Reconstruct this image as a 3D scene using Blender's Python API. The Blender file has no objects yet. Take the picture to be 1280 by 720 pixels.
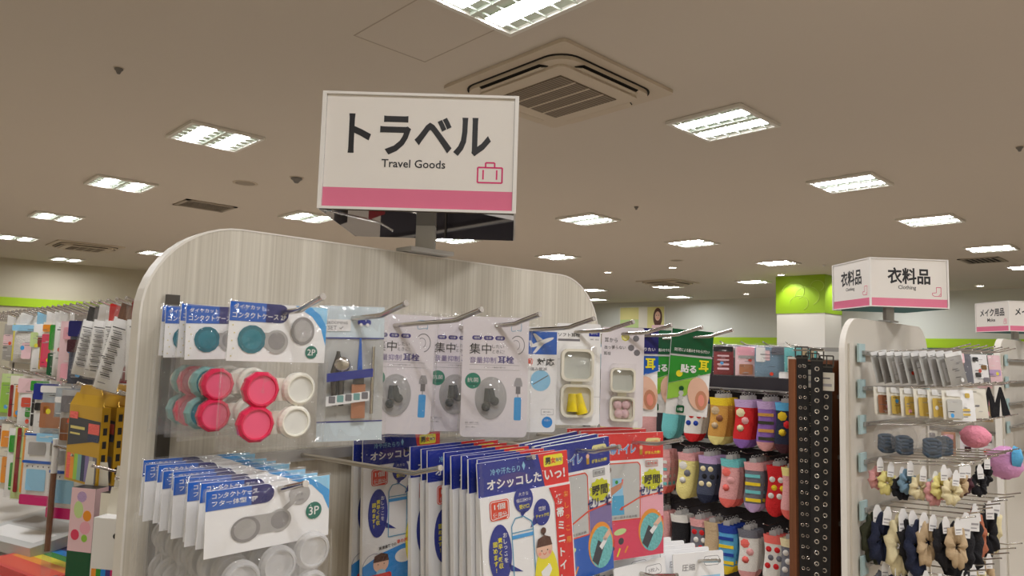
import bpy, math, random
from mathutils import Matrix, Vector
random.seed(7)
PI = math.pi
rad = math.radians
S = bpy.context.scene
C = S.collection
EYE = 1.5            # camera height; many heights below are given relative to it
CEIL = 3.0

# ------------------------------------------------------------------ camera, world, exposure
def make_camera():
    f, pitch, roll, yaw = 881.0, rad(5.1), rad(1.65), rad(46.4)
    fw = Vector((math.cos(yaw), math.sin(yaw), 0)); rt = Vector((math.sin(yaw), -math.cos(yaw), 0)); up = Vector((0, 0, 1))
    w = math.cos(pitch) * fw + math.sin(pitch) * up
    u2 = -math.sin(pitch) * fw + math.cos(pitch) * up
    r = math.cos(roll) * rt + math.sin(roll) * u2
    u = -math.sin(roll) * rt + math.cos(roll) * u2
    cam = bpy.data.cameras.new('camera'); cam.sensor_width = 36.0; cam.lens = f / 1280 * 36.0
    cam.clip_start = 0.02; cam.clip_end = 100
    o = bpy.data.objects.new('camera', cam); C.objects.link(o)
    m = Matrix(((r.x, u.x, -w.x, 0), (r.y, u.y, -w.y, 0), (r.z, u.z, -w.z, EYE), (0, 0, 0, 1)))
    o.matrix_world = m
    S.camera = o
make_camera()
wd = bpy.data.worlds.new('world'); S.world = wd; wd.use_nodes = True
wd.node_tree.nodes['Background'].inputs[0].default_value = (1.0, 0.95, 0.88, 1)
wd.node_tree.nodes['Background'].inputs[1].default_value = 0.02
S.view_settings.view_transform = 'Standard'; S.view_settings.look = 'None'
S.view_settings.exposure = 0.0; S.view_settings.gamma = 1.0; S.view_settings.use_curve_mapping = False
S.cycles.use_denoising = True
S.cycles.max_bounces = 8; S.cycles.diffuse_bounces = 4; S.cycles.glossy_bounces = 4
S.cycles.transmission_bounces = 6; S.cycles.transparent_max_bounces = 40
S.cycles.caustics_reflective = False; S.cycles.caustics_refractive = False
S.cycles.sample_clamp_indirect = 6.0
LAMP = 94.0          # strength of the fluorescent tubes

# ------------------------------------------------------------------ materials
def lin(c):
    out = []
    for v in c[:3]:
        v = v / 255.0
        out.append(v / 12.92 if v <= 0.04045 else ((v + 0.055) / 1.055) ** 2.4)
    return (out[0], out[1], out[2], 1.0)
MATS = {}
def mat(name, col, rough=0.55, metal=0.0, spec=0.5, bump=0.0, bscale=60.0, vary=0.0, alpha=None, coat=0.0):
    if name in MATS: return MATS[name]
    m = bpy.data.materials.new(name); m.use_nodes = True; nt = m.node_tree; b = nt.nodes['Principled BSDF']
    b.inputs['Base Color'].default_value = lin(col); b.inputs['Roughness'].default_value = rough
    b.inputs['Metallic'].default_value = metal; b.inputs['Specular IOR Level'].default_value = spec
    b.inputs['Coat Weight'].default_value = coat
    if alpha is not None: b.inputs['Alpha'].default_value = alpha
    if bump or vary:
        tc = nt.nodes.new('ShaderNodeTexCoord'); n = nt.nodes.new('ShaderNodeTexNoise'); n.inputs['Scale'].default_value = bscale
        n.inputs['Detail'].default_value = 3
        nt.links.new(tc.outputs['Object'], n.inputs['Vector'])
        if bump:
            bp = nt.nodes.new('ShaderNodeBump'); bp.inputs['Strength'].default_value = bump; bp.inputs['Distance'].default_value = 0.01
            nt.links.new(n.outputs['Fac'], bp.inputs['Height']); nt.links.new(bp.outputs['Normal'], b.inputs['Normal'])
        if vary:
            mx = nt.nodes.new('ShaderNodeMix'); mx.data_type = 'RGBA'
            a = lin(col); mx.inputs[6].default_value = tuple(v * (1 - vary) for v in a[:3]) + (1,)
            mx.inputs[7].default_value = tuple(min(1, v * (1 + vary)) for v in a[:3]) + (1,)
            nt.links.new(n.outputs['Fac'], mx.inputs[0]); nt.links.new(mx.outputs[2], b.inputs['Base Color'])
    MATS[name] = m
    return m
def film(name, tint=(254, 254, 254), gloss=0.03, rough=0.05, bump=0.3, bscale=48.0, haze=0.012, flat=None):
    m = bpy.data.materials.new(name); m.use_nodes = True; nt = m.node_tree; nt.nodes.clear()
    out = nt.nodes.new('ShaderNodeOutputMaterial')
    tr = nt.nodes.new('ShaderNodeBsdfTransparent'); tr.inputs[0].default_value = lin(tint)
    gl = nt.nodes.new('ShaderNodeBsdfGlossy'); gl.inputs['Roughness'].default_value = rough
    df = nt.nodes.new('ShaderNodeBsdfDiffuse'); df.inputs[0].default_value = (0.86, 0.85, 0.84, 1)
    fr = nt.nodes.new('ShaderNodeFresnel'); fr.inputs[0].default_value = 1.45
    ad = nt.nodes.new('ShaderNodeMath'); ad.operation = 'MULTIPLY_ADD'; ad.inputs[1].default_value = 1.0; ad.inputs[2].default_value = gloss * 0.3
    m1 = nt.nodes.new('ShaderNodeMixShader'); m2 = nt.nodes.new('ShaderNodeMixShader'); m1.inputs[0].default_value = haze
    tc = nt.nodes.new('ShaderNodeTexCoord'); n = nt.nodes.new('ShaderNodeTexNoise'); n.inputs['Scale'].default_value = bscale; n.inputs['Detail'].default_value = 2
    n.inputs['Distortion'].default_value = 1.5
    bp = nt.nodes.new('ShaderNodeBump'); bp.inputs['Strength'].default_value = bump; bp.inputs['Distance'].default_value = 0.01
    L = nt.links.new
    L(tc.outputs['Object'], n.inputs['Vector']); L(n.outputs['Fac'], bp.inputs['Height'])
    L(bp.outputs['Normal'], gl.inputs['Normal']); L(bp.outputs['Normal'], fr.inputs['Normal'])
    L(fr.outputs[0], ad.inputs[0]); L(tr.outputs[0], m1.inputs[1]); L(df.outputs[0], m1.inputs[2])
    
    if flat is None: L(ad.outputs[0], m2.inputs[0])
    else: m2.inputs[0].default_value = flat
    L(m1.outputs[0], m2.inputs[1]); L(gl.outputs[0], m2.inputs[2]); L(m2.outputs[0], out.inputs[0])
    MATS[name] = m
def emis(name, col, strength):
    m = bpy.data.materials.new(name); m.use_nodes = True; nt = m.node_tree; nt.nodes.clear()
    out = nt.nodes.new('ShaderNodeOutputMaterial'); e = nt.nodes.new('ShaderNodeEmission')
    e.inputs[0].default_value = lin(col); e.inputs[1].default_value = strength
    nt.links.new(e.outputs[0], out.inputs[0]); MATS[name] = m
def laminate(name, c1, c2):
    m = bpy.data.materials.new(name); m.use_nodes = True; nt = m.node_tree; b = nt.nodes['Principled BSDF']
    b.inputs['Roughness'].default_value = 0.38
    tc = nt.nodes.new('ShaderNodeTexCoord'); mp = nt.nodes.new('ShaderNodeMapping'); mp.inputs['Scale'].default_value = (230, 230, 1.5)
    n = nt.nodes.new('ShaderNodeTexNoise'); n.inputs['Scale'].default_value = 1.0; n.inputs['Detail'].default_value = 4; n.inputs['Roughness'].default_value = 0.65
    mp2 = nt.nodes.new('ShaderNodeMapping'); mp2.inputs['Scale'].default_value = (30, 30, 0.8)
    n2 = nt.nodes.new('ShaderNodeTexNoise'); n2.inputs['Scale'].default_value = 1.0; n2.inputs['Detail'].default_value = 3
    av = nt.nodes.new('ShaderNodeMath'); av.operation = 'MULTIPLY_ADD'; av.inputs[1].default_value = 0.6
    a2 = nt.nodes.new('ShaderNodeMath'); a2.operation = 'MULTIPLY'; a2.inputs[1].default_value = 0.4
    rp = nt.nodes.new('ShaderNodeValToRGB'); rp.color_ramp.elements[0].position = 0.36; rp.color_ramp.elements[1].position = 0.62
    rp.color_ramp.elements[0].color = lin(c1); rp.color_ramp.elements[1].color = lin(c2)
    L = nt.links.new
    L(tc.outputs['Object'], mp.inputs[0]); L(tc.outputs['Object'], mp2.inputs[0]); L(mp.outputs[0], n.inputs['Vector']); L(mp2.outputs[0], n2.inputs['Vector'])
    L(n2.outputs['Fac'], a2.inputs[0]); L(n.outputs['Fac'], av.inputs[0]); L(a2.outputs[0], av.inputs[2]); L(av.outputs[0], rp.inputs[0]); L(rp.outputs[0], b.inputs['Base Color'])
    MATS[name] = m
def wood(name, c1, c2):
    laminate(name, c1, c2)

laminate('laminate', (188, 179, 162), (220, 213, 198))
wood('brown_wood', (92, 52, 28), (140, 84, 48))
emis('tube_light', (250, 251, 255), LAMP)
emis('spot_light', (255, 250, 235), 22.0)
film('film', flat=0.06, bump=0.5, rough=0.035, haze=0.02); film('film_soft', rough=0.12, bump=0.2, haze=0.03, flat=0.045)
film('film_cloudy', rough=0.06, bump=0.4, haze=0.04, flat=0.055)
film('frost_cap', rough=0.1, bump=0.0, haze=0.38, flat=0.05)
film('blister', gloss=0.12, rough=0.06, bump=0.02, haze=0.02, flat=0.07)
film('acrylic', rough=0.03, bump=0.0, haze=0.85, flat=.06)
film('smoke_film', tint=(215, 215, 212), gloss=0.1, rough=0.1, haze=0.12)
film('grey_blister', tint=(226, 228, 226), gloss=0.12, rough=0.06, bump=0.02, haze=0.10, flat=0.08)
for nm, col, kw in [
    ('ceiling_paint', (214, 204, 191), dict(rough=0.9, vary=0.02, bscale=0.7)), ('floor_vinyl', (158, 146, 132), dict(rough=0.35, vary=0.05, bscale=1.3)),
    ('wall_beige', (198, 190, 167), dict(rough=0.85, vary=0.02, bscale=0.5)), ('wall_cool', (212, 214, 204), dict(rough=0.85, vary=0.02, bscale=0.5)),
    ('lime', (168, 205, 20), dict(rough=0.5)), ('teal_wall', (88, 118, 112), dict(rough=0.8)), ('white_wall', (232, 230, 224), dict(rough=0.7)),
    ('white', (236, 234, 230), dict(rough=0.45)), ('white_gloss', (240, 236, 230), dict(rough=0.25)), ('paper', (244, 242, 240), dict(rough=0.4)),
    ('lilac_paper', (234, 226, 229), dict(rough=0.4)), ('cream_case', (238, 232, 214), dict(rough=0.35)), ('edge_white', (232, 226, 215), dict(rough=0.4)),
    ('chrome', (205, 200, 192), dict(rough=0.18, metal=1.0)), ('chrome_tip', (196, 190, 182), dict(rough=0.25, metal=0.7)), ('steel_dark', (92, 88, 84), dict(rough=0.35, metal=0.9)),
    ('mirror_dark', (96, 90, 88), dict(rough=0.02, metal=1.0)), ('grey_plastic', (120, 116, 110), dict(rough=0.5)), ('metal_grey', (168, 164, 158), dict(rough=0.4, metal=0.4)),
    ('ink_black', (30, 28, 30), dict(rough=0.5)), ('ink_grey', (120, 116, 120), dict(rough=0.5)), ('ink_lightgrey', (168, 164, 166), dict(rough=0.5)),
    ('sign_pink', (234, 124, 156), dict(rough=0.12, coat=0.6)), ('sign_white', (240, 234, 226), dict(rough=0.22)), ('icon_pink', (218, 40, 110), dict(rough=0.4)),
    ('navy', (24, 42, 140), dict(rough=0.3)), ('navy_deep', (28, 30, 104), dict(rough=0.3)), ('purple', (66, 52, 132), dict(rough=0.4)), ('purple_pale', (128, 112, 164), dict(rough=0.4)),
    ('blue_print', (24, 92, 186), dict(rough=0.3)), ('sky', (66, 160, 224), dict(rough=0.3)), ('sky_pale', (150, 206, 236), dict(rough=0.35)), ('sky_line', (60, 150, 190), dict(rough=0.4)),
    ('bright_blue', (20, 140, 220), dict(rough=0.3)), ('teal_cap', (14, 108, 124), dict(rough=0.15, coat=0.5)), ('teal_inner', (30, 126, 142), dict(rough=0.25)), ('teal_pale', (120, 168, 164), dict(rough=0.3)),
    ('pink_cap', (222, 44, 84), dict(rough=0.15, coat=0.5)), ('pink_inner', (236, 96, 128), dict(rough=0.25)), ('white_cap', (240, 236, 222), dict(rough=0.2, coat=0.4)), ('case_grey', (172, 168, 164), dict(rough=0.35)), ('case_grey_dark', (140, 136, 134), dict(rough=0.35)),
    ('clear_cap', (222, 220, 212), dict(rough=0.2, coat=0.5)), ('badge_green', (20, 112, 92), dict(rough=0.4)), ('badge_green2', (40, 132, 108), dict(rough=0.4)), ('gold_dot', (222, 206, 120), dict(rough=0.4)),
    ('red', (222, 36, 36), dict(rough=0.3)), ('red_orange', (226, 70, 40), dict(rough=0.35)), ('dark_red', (140, 26, 34), dict(rough=0.5)), ('pink_red', (226, 60, 96), dict(rough=0.35)), ('pink_soft', (240, 170, 184), dict(rough=0.5)), ('pink_pale', (238, 200, 204), dict(rough=0.5)),
    ('yellow', (240, 226, 40), dict(rough=0.35)), ('yellow_lime', (214, 214, 30), dict(rough=0.4)), ('yellow_plug', (240, 214, 20), dict(rough=0.7)), ('orange', (240, 150, 40), dict(rough=0.4)), ('pale_yellow', (232, 224, 150), dict(rough=0.6)),
    ('green_dark', (14, 84, 48), dict(rough=0.25)), ('green_mid', (50, 150, 50), dict(rough=0.25)), ('green_light', (150, 200, 70), dict(rough=0.3)), ('green_pale', (200, 222, 150), dict(rough=0.35)),
    ('skin', (236, 190, 164), dict(rough=0.5)), ('skin_dark', (206, 140, 106), dict(rough=0.5)), ('hair_brown', (86, 46, 28), dict(rough=0.5)), ('blush', (238, 150, 130), dict(rough=0.5)),
    ('gold_box', (206, 160, 36), dict(rough=0.28, metal=0.35)), ('gold_dark', (120, 84, 24), dict(rough=0.5)), ('box_black', (34, 30, 30), dict(rough=0.4)), ('box_cream', (226, 220, 204), dict(rough=0.5)),
    ('black_cloth', (24, 22, 26), dict(rough=0.9, bump=0.4, bscale=200)), ('navy_cloth', (32, 38, 62), dict(rough=0.9, bump=0.4, bscale=200)), ('cream_cloth', (228, 214, 170), dict(rough=0.85, bump=0.3, bscale=150)), ('beige_cloth', (196, 170, 134), dict(rough=0.85, bump=0.3, bscale=150)),
    ('olive_cloth', (58, 60, 40), dict(rough=0.9, bump=0.3, bscale=150)), ('rust_cloth', (182, 108, 78), dict(rough=0.85, bump=0.3, bscale=150)), ('pink_cloth', (222, 160, 158), dict(rough=0.85, bump=0.3, bscale=150)), ('lemon_cloth', (234, 220, 140), dict(rough=0.85, bump=0.3, bscale=150)), ('wine_cloth', (72, 34, 42), dict(rough=0.9, bump=0.3, bscale=150)), ('blue_cloth', (120, 150, 170), dict(rough=0.9, bump=0.3, bscale=150)),
    ('grey_cloth', (110, 110, 118), dict(rough=0.9, bump=0.3, bscale=200)), ('slate_cloth', (70, 76, 96), dict(rough=0.9, bump=0.3, bscale=200)), ('lilac_cloth', (190, 160, 200), dict(rough=0.9, bump=0.3, bscale=200)), ('aqua_cloth', (110, 190, 190), dict(rough=0.9, bump=0.3, bscale=200)), ('coral_cloth', (238, 110, 100), dict(rough=0.9, bump=0.3, bscale=200)), ('tan_cloth', (204, 150, 70), dict(rough=0.9, bump=0.3, bscale=200)), ('royal_cloth', (30, 60, 150), dict(rough=0.9, bump=0.3, bscale=200)), ('red_cloth', (206, 32, 36), dict(rough=0.9, bump=0.3, bscale=200)), ('yellow_cloth', (232, 200, 40), dict(rough=0.9, bump=0.3, bscale=200)), ('white_cloth', (226, 222, 214), dict(rough=0.9, bump=0.3, bscale=200)), ('violet_cloth', (140, 100, 176), dict(rough=0.9, bump=0.3, bscale=200)), ('sky_cloth', (90, 170, 214), dict(rough=0.9, bump=0.3, bscale=200)),
    ('pouf_pink', (240, 150, 170), dict(rough=0.95, bump=0.6, bscale=90)), ('pouf_mix', (224, 160, 206), dict(rough=0.95, bump=0.6, bscale=60)), ('leather_black', (22, 20, 22), dict(rough=0.4)), ('pale_blue_bracket', (176, 200, 200), dict(rough=0.5)),
    ('silver_foil', (198, 196, 190), dict(rough=0.35, metal=0.25)), ('gold_foil', (222, 190, 96), dict(rough=0.35, metal=0.3)), ('denim', (56, 74, 92), dict(rough=0.8)), ('ear_foam', (60, 66, 66), dict(rough=0.8)), ('lens_clear', (206, 208, 200), dict(rough=0.15)),
    ('hatch_seam', (184, 170, 154), dict(rough=0.9)), ('ice_paper', (214, 228, 234), dict(rough=0.35)), ('ac_white', (206, 192, 172), dict(rough=0.6)), ('ac_grille', (122, 108, 92), dict(rough=0.8)), ('ac_slot', (30, 26, 22), dict(rough=0.9)), ('vent_metal', (160, 148, 132), dict(rough=0.6)), ('reflector', (214, 222, 208), dict(rough=0.4)), ('lamp_frame', (226, 222, 212), dict(rough=0.5)),
    ('shelf_white', (214, 208, 198), dict(rough=0.5)), ('peg_grey', (176, 168, 156), dict(rough=0.6)), ('magenta', (206, 30, 110), dict(rough=0.35)), ('wood_stick', (196, 140, 90), dict(rough=0.6)), ('copper', (190, 130, 96), dict(rough=0.4, metal=0.5)),
    ('hologram', (190, 204, 222), dict(rough=0.12, metal=0.7, vary=0.25, bscale=30)), ('sock_back', (46, 40, 44), dict(rough=0.8)), ('gel_blue', (70, 168, 210), dict(rough=0.3)), ('photo_grey', (196, 196, 192), dict(rough=0.4)), ('photo_dark', (52, 56, 66), dict(rough=0.4)), ('column_green', (150, 190, 30), dict(rough=0.5)), ('column_line', (186, 214, 96), dict(rough=0.5)),
]: mat(nm, col, **kw)

mat('panel_white', (214, 207, 194), 0.45, vary=.02, bscale=3)
# ------------------------------------------------------------------ mesh builder (local frame: x right, z up, front faces -y)
TEXT = {}
def text_geo(s, bold):
    k = (s, bold)
    if k not in TEXT:
        c = bpy.data.curves.new('t', 'FONT'); c.body = s; c.resolution_u = 2; c.offset = bold
        o = bpy.data.objects.new('t', c)
        me = o.to_mesh()
        vs = [(v.co.x, v.co.y) for v in me.vertices]; fs = [tuple(p.vertices) for p in me.polygons]
        o.to_mesh_clear(); bpy.data.objects.remove(o); bpy.data.curves.remove(c)
        TEXT[k] = (vs, fs)
    return TEXT[k]
class MB:
    def __init__(s): s.v = []; s.f = []; s.m = []; s.sm = []; s.names = []
    def mi(s, name):
        if name not in s.names: s.names.append(name)
        return s.names.index(name)
    def add(s, vs, fs, m, smooth=False):
        b = len(s.v); s.v += [tuple(x) for x in vs]; i = s.mi(m)
        for f in fs: s.f.append(tuple(b + k for k in f)); s.m.append(i); s.sm.append(smooth)
        return s
    def poly(s, pts, y, m): return s.add([(x, y, z) for x, z in pts], [tuple(range(len(pts)))], m)
    def rect(s, x0, z0, x1, z1, y, m): return s.poly([(x0, z0), (x1, z0), (x1, z1), (x0, z1)], y, m)
    def disc(s, x, z, rx, y, m, rz=None, n=24):
        rz = rz or rx
        return s.poly([(x + rx * math.cos(2 * PI * k / n), z + rz * math.sin(2 * PI * k / n)) for k in range(n)], y, m)
    def ring(s, x, z, r0, r1, y, m, rz=1.0, n=24, a0=0, a1=2 * PI):
        vs = []; fs = []
        full = abs(a1 - a0 - 2 * PI) < 1e-6; k2 = n if full else n + 1
        for k in range(k2):
            a = a0 + (a1 - a0) * k / n
            for r in (r0, r1): vs.append((x + r * math.cos(a), y, z + r * rz * math.sin(a)))
        for k in range(n):
            j = (k + 1) % k2; fs.append((2 * k, 2 * k + 1, 2 * j + 1, 2 * j))
        return s.add(vs, fs, m)
    def line(s, pts, w, y, m):
        for (a, b) in zip(pts, pts[1:]):
            d = math.hypot(b[0] - a[0], b[1] - a[1]) or 1; nx, nz = -(b[1] - a[1]) / d * w / 2, (b[0] - a[0]) / d * w / 2
            s.poly([(a[0] - nx, a[1] - nz), (b[0] - nx, b[1] - nz), (b[0] + nx, b[1] + nz), (a[0] + nx, a[1] + nz)], y, m)
        return s
    def ext(s, pts, y0, y1, m, mside=None):
        n = len(pts); s.poly(pts, y0, m); s.poly(pts[::-1], y1, m)
        vs = [(x, y0, z) for x, z in pts] + [(x, y1, z) for x, z in pts]
        return s.add(vs, [(k, k + n, (k + 1) % n + n, (k + 1) % n) for k in range(n)], mside or m)
    def box(s, x0, x1, y0, y1, z0, z1, m): return s.ext([(x0, z0), (x1, z0), (x1, z1), (x0, z1)], y0, y1, m)
    def text(s, t, x, z, w, y, m, h=None, bold=0.0, rot=0.0):
        vs, fs = text_geo(t, bold)
        if not vs: return s
        x0 = min(v[0] for v in vs); x1 = max(v[0] for v in vs); z0 = min(v[1] for v in vs); z1 = max(v[1] for v in vs)
        sx = w / (x1 - x0); sz = sx if h is None else h / (z1 - z0)
        ca, sa = math.cos(rot), math.sin(rot); out = []
        for a, b in vs:
            u, v = (a - (x0 + x1) / 2) * sx, (b - (z0 + z1) / 2) * sz
            out.append((x + u * ca - v * sa, y, z + u * sa + v * ca))
        return s.add(out, fs, m)
    def vtext(s, t, x, ztop, size, pitch, y, m, bold=0.0):
        for k, ch in enumerate(t):
            if ch == ' ': continue
            if ch == 'ー': s.rect(x - size * .09, ztop - pitch * k - size * .85, x + size * .09, ztop - pitch * k - size * .1, y, m); continue
            vs = text_geo(ch, bold)[0]
            if vs: s.text(ch, x, ztop - pitch * (k + 0.5), (max(v[0] for v in vs) - min(v[0] for v in vs)) * size, y, m, bold=bold)
        return s
    def tube(s, pts, r, m, n=8, cap=True):
        P = [Vector(p) for p in pts]; vs = []; fs = []
        ref = Vector((0.31, 0.2, 0.93)).normalized()
        for k, p in enumerate(P):
            t = (P[min(k + 1, len(P) - 1)] - P[max(k - 1, 0)]).normalized()
            a = t.cross(ref); a.normalize(); b = t.cross(a)
            rr = r[k] if isinstance(r, (list, tuple)) else r
            for j in range(n): vs.append(p + (a * math.cos(2 * PI * j / n) + b * math.sin(2 * PI * j / n)) * rr)
        for k in range(len(P) - 1):
            for j in range(n):
                fs.append((k * n + j, (k + 1) * n + j, (k + 1) * n + (j + 1) % n, k * n + (j + 1) % n))
        s.add(vs, fs, m, True)
        if cap:
            s.add(vs[:n], [tuple(range(n))], m); s.add(vs[-n:], [tuple(range(n))[::-1]], m)
        return s
    def lathe(s, prof, x, z, m, n=24, smooth=True, y=0.0, rz=1.0):
        """profile [(r, y)] turned about the y axis through (x, z)"""
        vs = []; fs = []
        for r, yy in prof:
            for j in range(n):
                a = 2 * PI * j / n; vs.append((x + r * math.cos(a), y + yy, z + r * rz * math.sin(a)))
        for k in range(len(prof) - 1):
            for j in range(n): fs.append((k * n + j, k * n + (j + 1) % n, (k + 1) * n + (j + 1) % n, (k + 1) * n + j))
        s.add(vs, fs, m, smooth)
        return s
    def vlathe(s, prof, x, y, m, n=16, smooth=True):
        vs = []; fs = []
        for r, zz in prof:
            for j in range(n):
                a = 2 * PI * j / n; vs.append((x + r * math.cos(a), y + r * math.sin(a), zz))
        for k in range(len(prof) - 1):
            for j in range(n): fs.append((k * n + j, k * n + (j + 1) % n, (k + 1) * n + (j + 1) % n, (k + 1) * n + j))
        return s.add(vs, fs, m, smooth)
    def pillow(s, x0, x1, z0, z1, t, m, y=0.0, nx=7, nz=9, wob=0.0, back=True, seed=1, power=0.6):
        rnd = random.Random(seed); vs = []; fs = []
        for sgn in ((-1, 1) if back else (-1,)):
            b = len(vs)
            for j in range(nz + 1):
                for i in range(nx + 1):
                    u = 2 * i / nx - 1; v = 2 * j / nz - 1
                    e = max(0, (1 - u * u) * (1 - v * v)) ** power
                    edge = i in (0, nx) or j in (0, nz)
                    vs.append((x0 + (x1 - x0) * (u + 1) / 2, y + sgn * t * (e + (0 if edge else rnd.uniform(-wob, wob))), z0 + (z1 - z0) * (v + 1) / 2))
            for j in range(nz):
                for i in range(nx):
                    q = (b + j * (nx + 1) + i, b + j * (nx + 1) + i + 1, b + (j + 1) * (nx + 1) + i + 1, b + (j + 1) * (nx + 1) + i)
                    fs.append(q if sgn < 0 else q[::-1])
        return s.add(vs, fs, m, True)
    def build(s, name, parent=None, loc=(0, 0, 0), rot=(0, 0, 0)):
        me = bpy.data.meshes.new(name); me.from_pydata(s.v, [], s.f)
        for n in s.names: me.materials.append(MATS[n])
        me.polygons.foreach_set('material_index', s.m); me.polygons.foreach_set('use_smooth', s.sm); me.update()
        o = bpy.data.objects.new(name, me); C.objects.link(o); o.location = loc; o.rotation_euler = rot
        if parent: o.parent = parent
        return o
def rrect(x0, z0, x1, z1, r, n=5):
    pts = []
    for cx, cz, a in ((x1 - r, z0 + r, -PI / 2), (x1 - r, z1 - r, 0), (x0 + r, z1 - r, PI / 2), (x0 + r, z0 + r, PI)):
        for k in range(n + 1): t = a + PI / 2 * k / n; pts.append((cx + r * math.cos(t), cz + r * math.sin(t)))
    return pts
def ell(x, z, rx, rz, n=24, rot=0):
    return [(x + rx * math.cos(2 * PI * k / n) * math.cos(rot) - rz * math.sin(2 * PI * k / n) * math.sin(rot),
             z + rx * math.cos(2 * PI * k / n) * math.sin(rot) + rz * math.sin(2 * PI * k / n) * math.cos(rot)) for k in range(n)]
def thing(name, label, cat, loc=(0, 0, 0), rot=(0, 0, 0), group=None):
    o = bpy.data.objects.new(name, None); C.objects.link(o); o.location = loc; o.rotation_euler = rot
    o.empty_display_size = 0.02
    tag(o, label, cat, group); return o
def tag(o, label, cat, group=None):
    o['label'] = label; o['category'] = cat
    if group: o['group'] = group
    return o
def struct(o): o['kind'] = 'structure'; return o
def dup(root, label, loc, rot=None, group=None, scale=None):
    def cp(o, par):
        c = o.copy(); C.objects.link(c)
        if par: c.parent = par
        for ch in o.children: cp(ch, c)
        return c
    r = cp(root, None); r.location = loc
    if rot is not None: r.rotation_euler = rot
    if scale: r.scale = scale
    if label: r['label'] = label
    if group: r['group'] = group
    return r
ORD = ['frontmost', 'second from the front', 'third from the front', 'fourth from the front', 'fifth from the front', 'sixth from the front', 'seventh from the front',
       'eighth from the front', 'ninth from the front', 'tenth from the front', 'eleventh from the front', 'rearmost']

# ------------------------------------------------------------------ room shell
X0, X1, Y0, Y1 = -2.2, 16.6, -6.0, 16.45
def slab(name, x0, x1, y0, y1, z0, z1, m, parent=None): return MB().box(x0, x1, y0, y1, z0, z1, m).build(name, parent)
struct(slab('floor', X0, X1, Y0, Y1, -0.1, 0, 'floor_vinyl'))
struct(slab('ceiling', X0, X1, Y0, Y1, CEIL, CEIL + 0.1, 'ceiling_paint'))
struct(slab('wall_back', X0, X1, Y1, Y1 + 0.1, 0, CEIL, 'wall_beige'))
struct(slab('wall_right', X1, X1 + 0.1, Y0, Y1, 0, CEIL, 'wall_cool'))
struct(slab('wall_left', X0 - 0.1, X0, Y0, Y1, 0, CEIL, 'wall_beige'))
struct(slab('wall_front', X0, X1, Y0 - 0.1, Y0, 0, CEIL, 'wall_beige'))
struct(slab('trim_1', X0, X1 - .03, Y1 - 0.03, Y1 - 0.001, 2.085, 2.25, 'lime'))
struct(slab('trim_2', X1 - 0.03, X1 - 0.001, Y0, Y1 - .03, 1.82, 2.01, 'lime'))
struct(slab('trim_3', X1 - 0.02, X1 - 0.001, Y0, Y1 - .03, 0.1, 1.819, 'teal_wall'))
# ceiling inspection hatch: seam lines raised around a square panel
h = MB()
for a in ((1.69, 2.12, 2.37, 2.376), (1.69, 2.12, 2.934, 2.94), (1.69, 1.696, 2.37, 2.94), (2.114, 2.12, 2.37, 2.94)): h.box(a[0], a[1], a[2], a[3], CEIL - 0.0012, CEIL + .001, 'hatch_seam')
tag(h.build('ceiling_hatch'), 'square inspection hatch outlined in the ceiling above the travel sign', 'hatch')
# column, lime top and white shaft
col = thing('column', 'square store column, lime green at the top and white below', 'column', (12.45, 5.13, 0))
MB().box(0, .72, 0, .87, 0, 2.32, 'white_wall').build('shaft', col)
MB().box(-.012, .732, -.012, .882, 2.32, CEIL, 'column_green').build('green_band', col)
sw = MB()
for cx, cz, r in ((.3, 2.62, .22), (.55, 2.72, .2), (.45, 2.5, .17), (.12, 2.8, .12)):
    sw.tube([(-.014, cx + r * math.cos(a), cz + r * math.sin(a) * .8) for a in [k * PI / 9 for k in range(13)]], .006, 'column_line', 5)
sw.build('swirl_relief', col)
# poster on the far wall
po = thing('wall_poster', 'pale yellow advertising poster with a long-haired woman on the far wall', 'poster', (X1 - 0.03, 12.0, 0), (0, 0, -PI / 2))
MB().box(-.78, .78, -.0, .025, 2.2, 2.87, 'white').build('board', po)
p = MB(); p.rect(-.76, 2.22, .76, 2.85, -.003, 'pale_yellow'); p.rect(-.76, 2.22, -.1, 2.5, -.004, 'green_pale'); p.rect(-.1, 2.22, .2, 2.85, -.004, 'cream_case')
p.disc(.55, 2.55, .15, -.005, 'hair_brown', .27); p.disc(.55, 2.59, .09, -.006, 'skin', .13); p.rect(.36, 2.22, .74, 2.34, -.006, 'pink_pale')
p.disc(.515, 2.61, .012, -.007, 'ink_black'); p.disc(.585, 2.61, .012, -.007, 'ink_black'); p.disc(.55, 2.53, .02, -.007, 'red', .008)
p.build('print', po)

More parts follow.
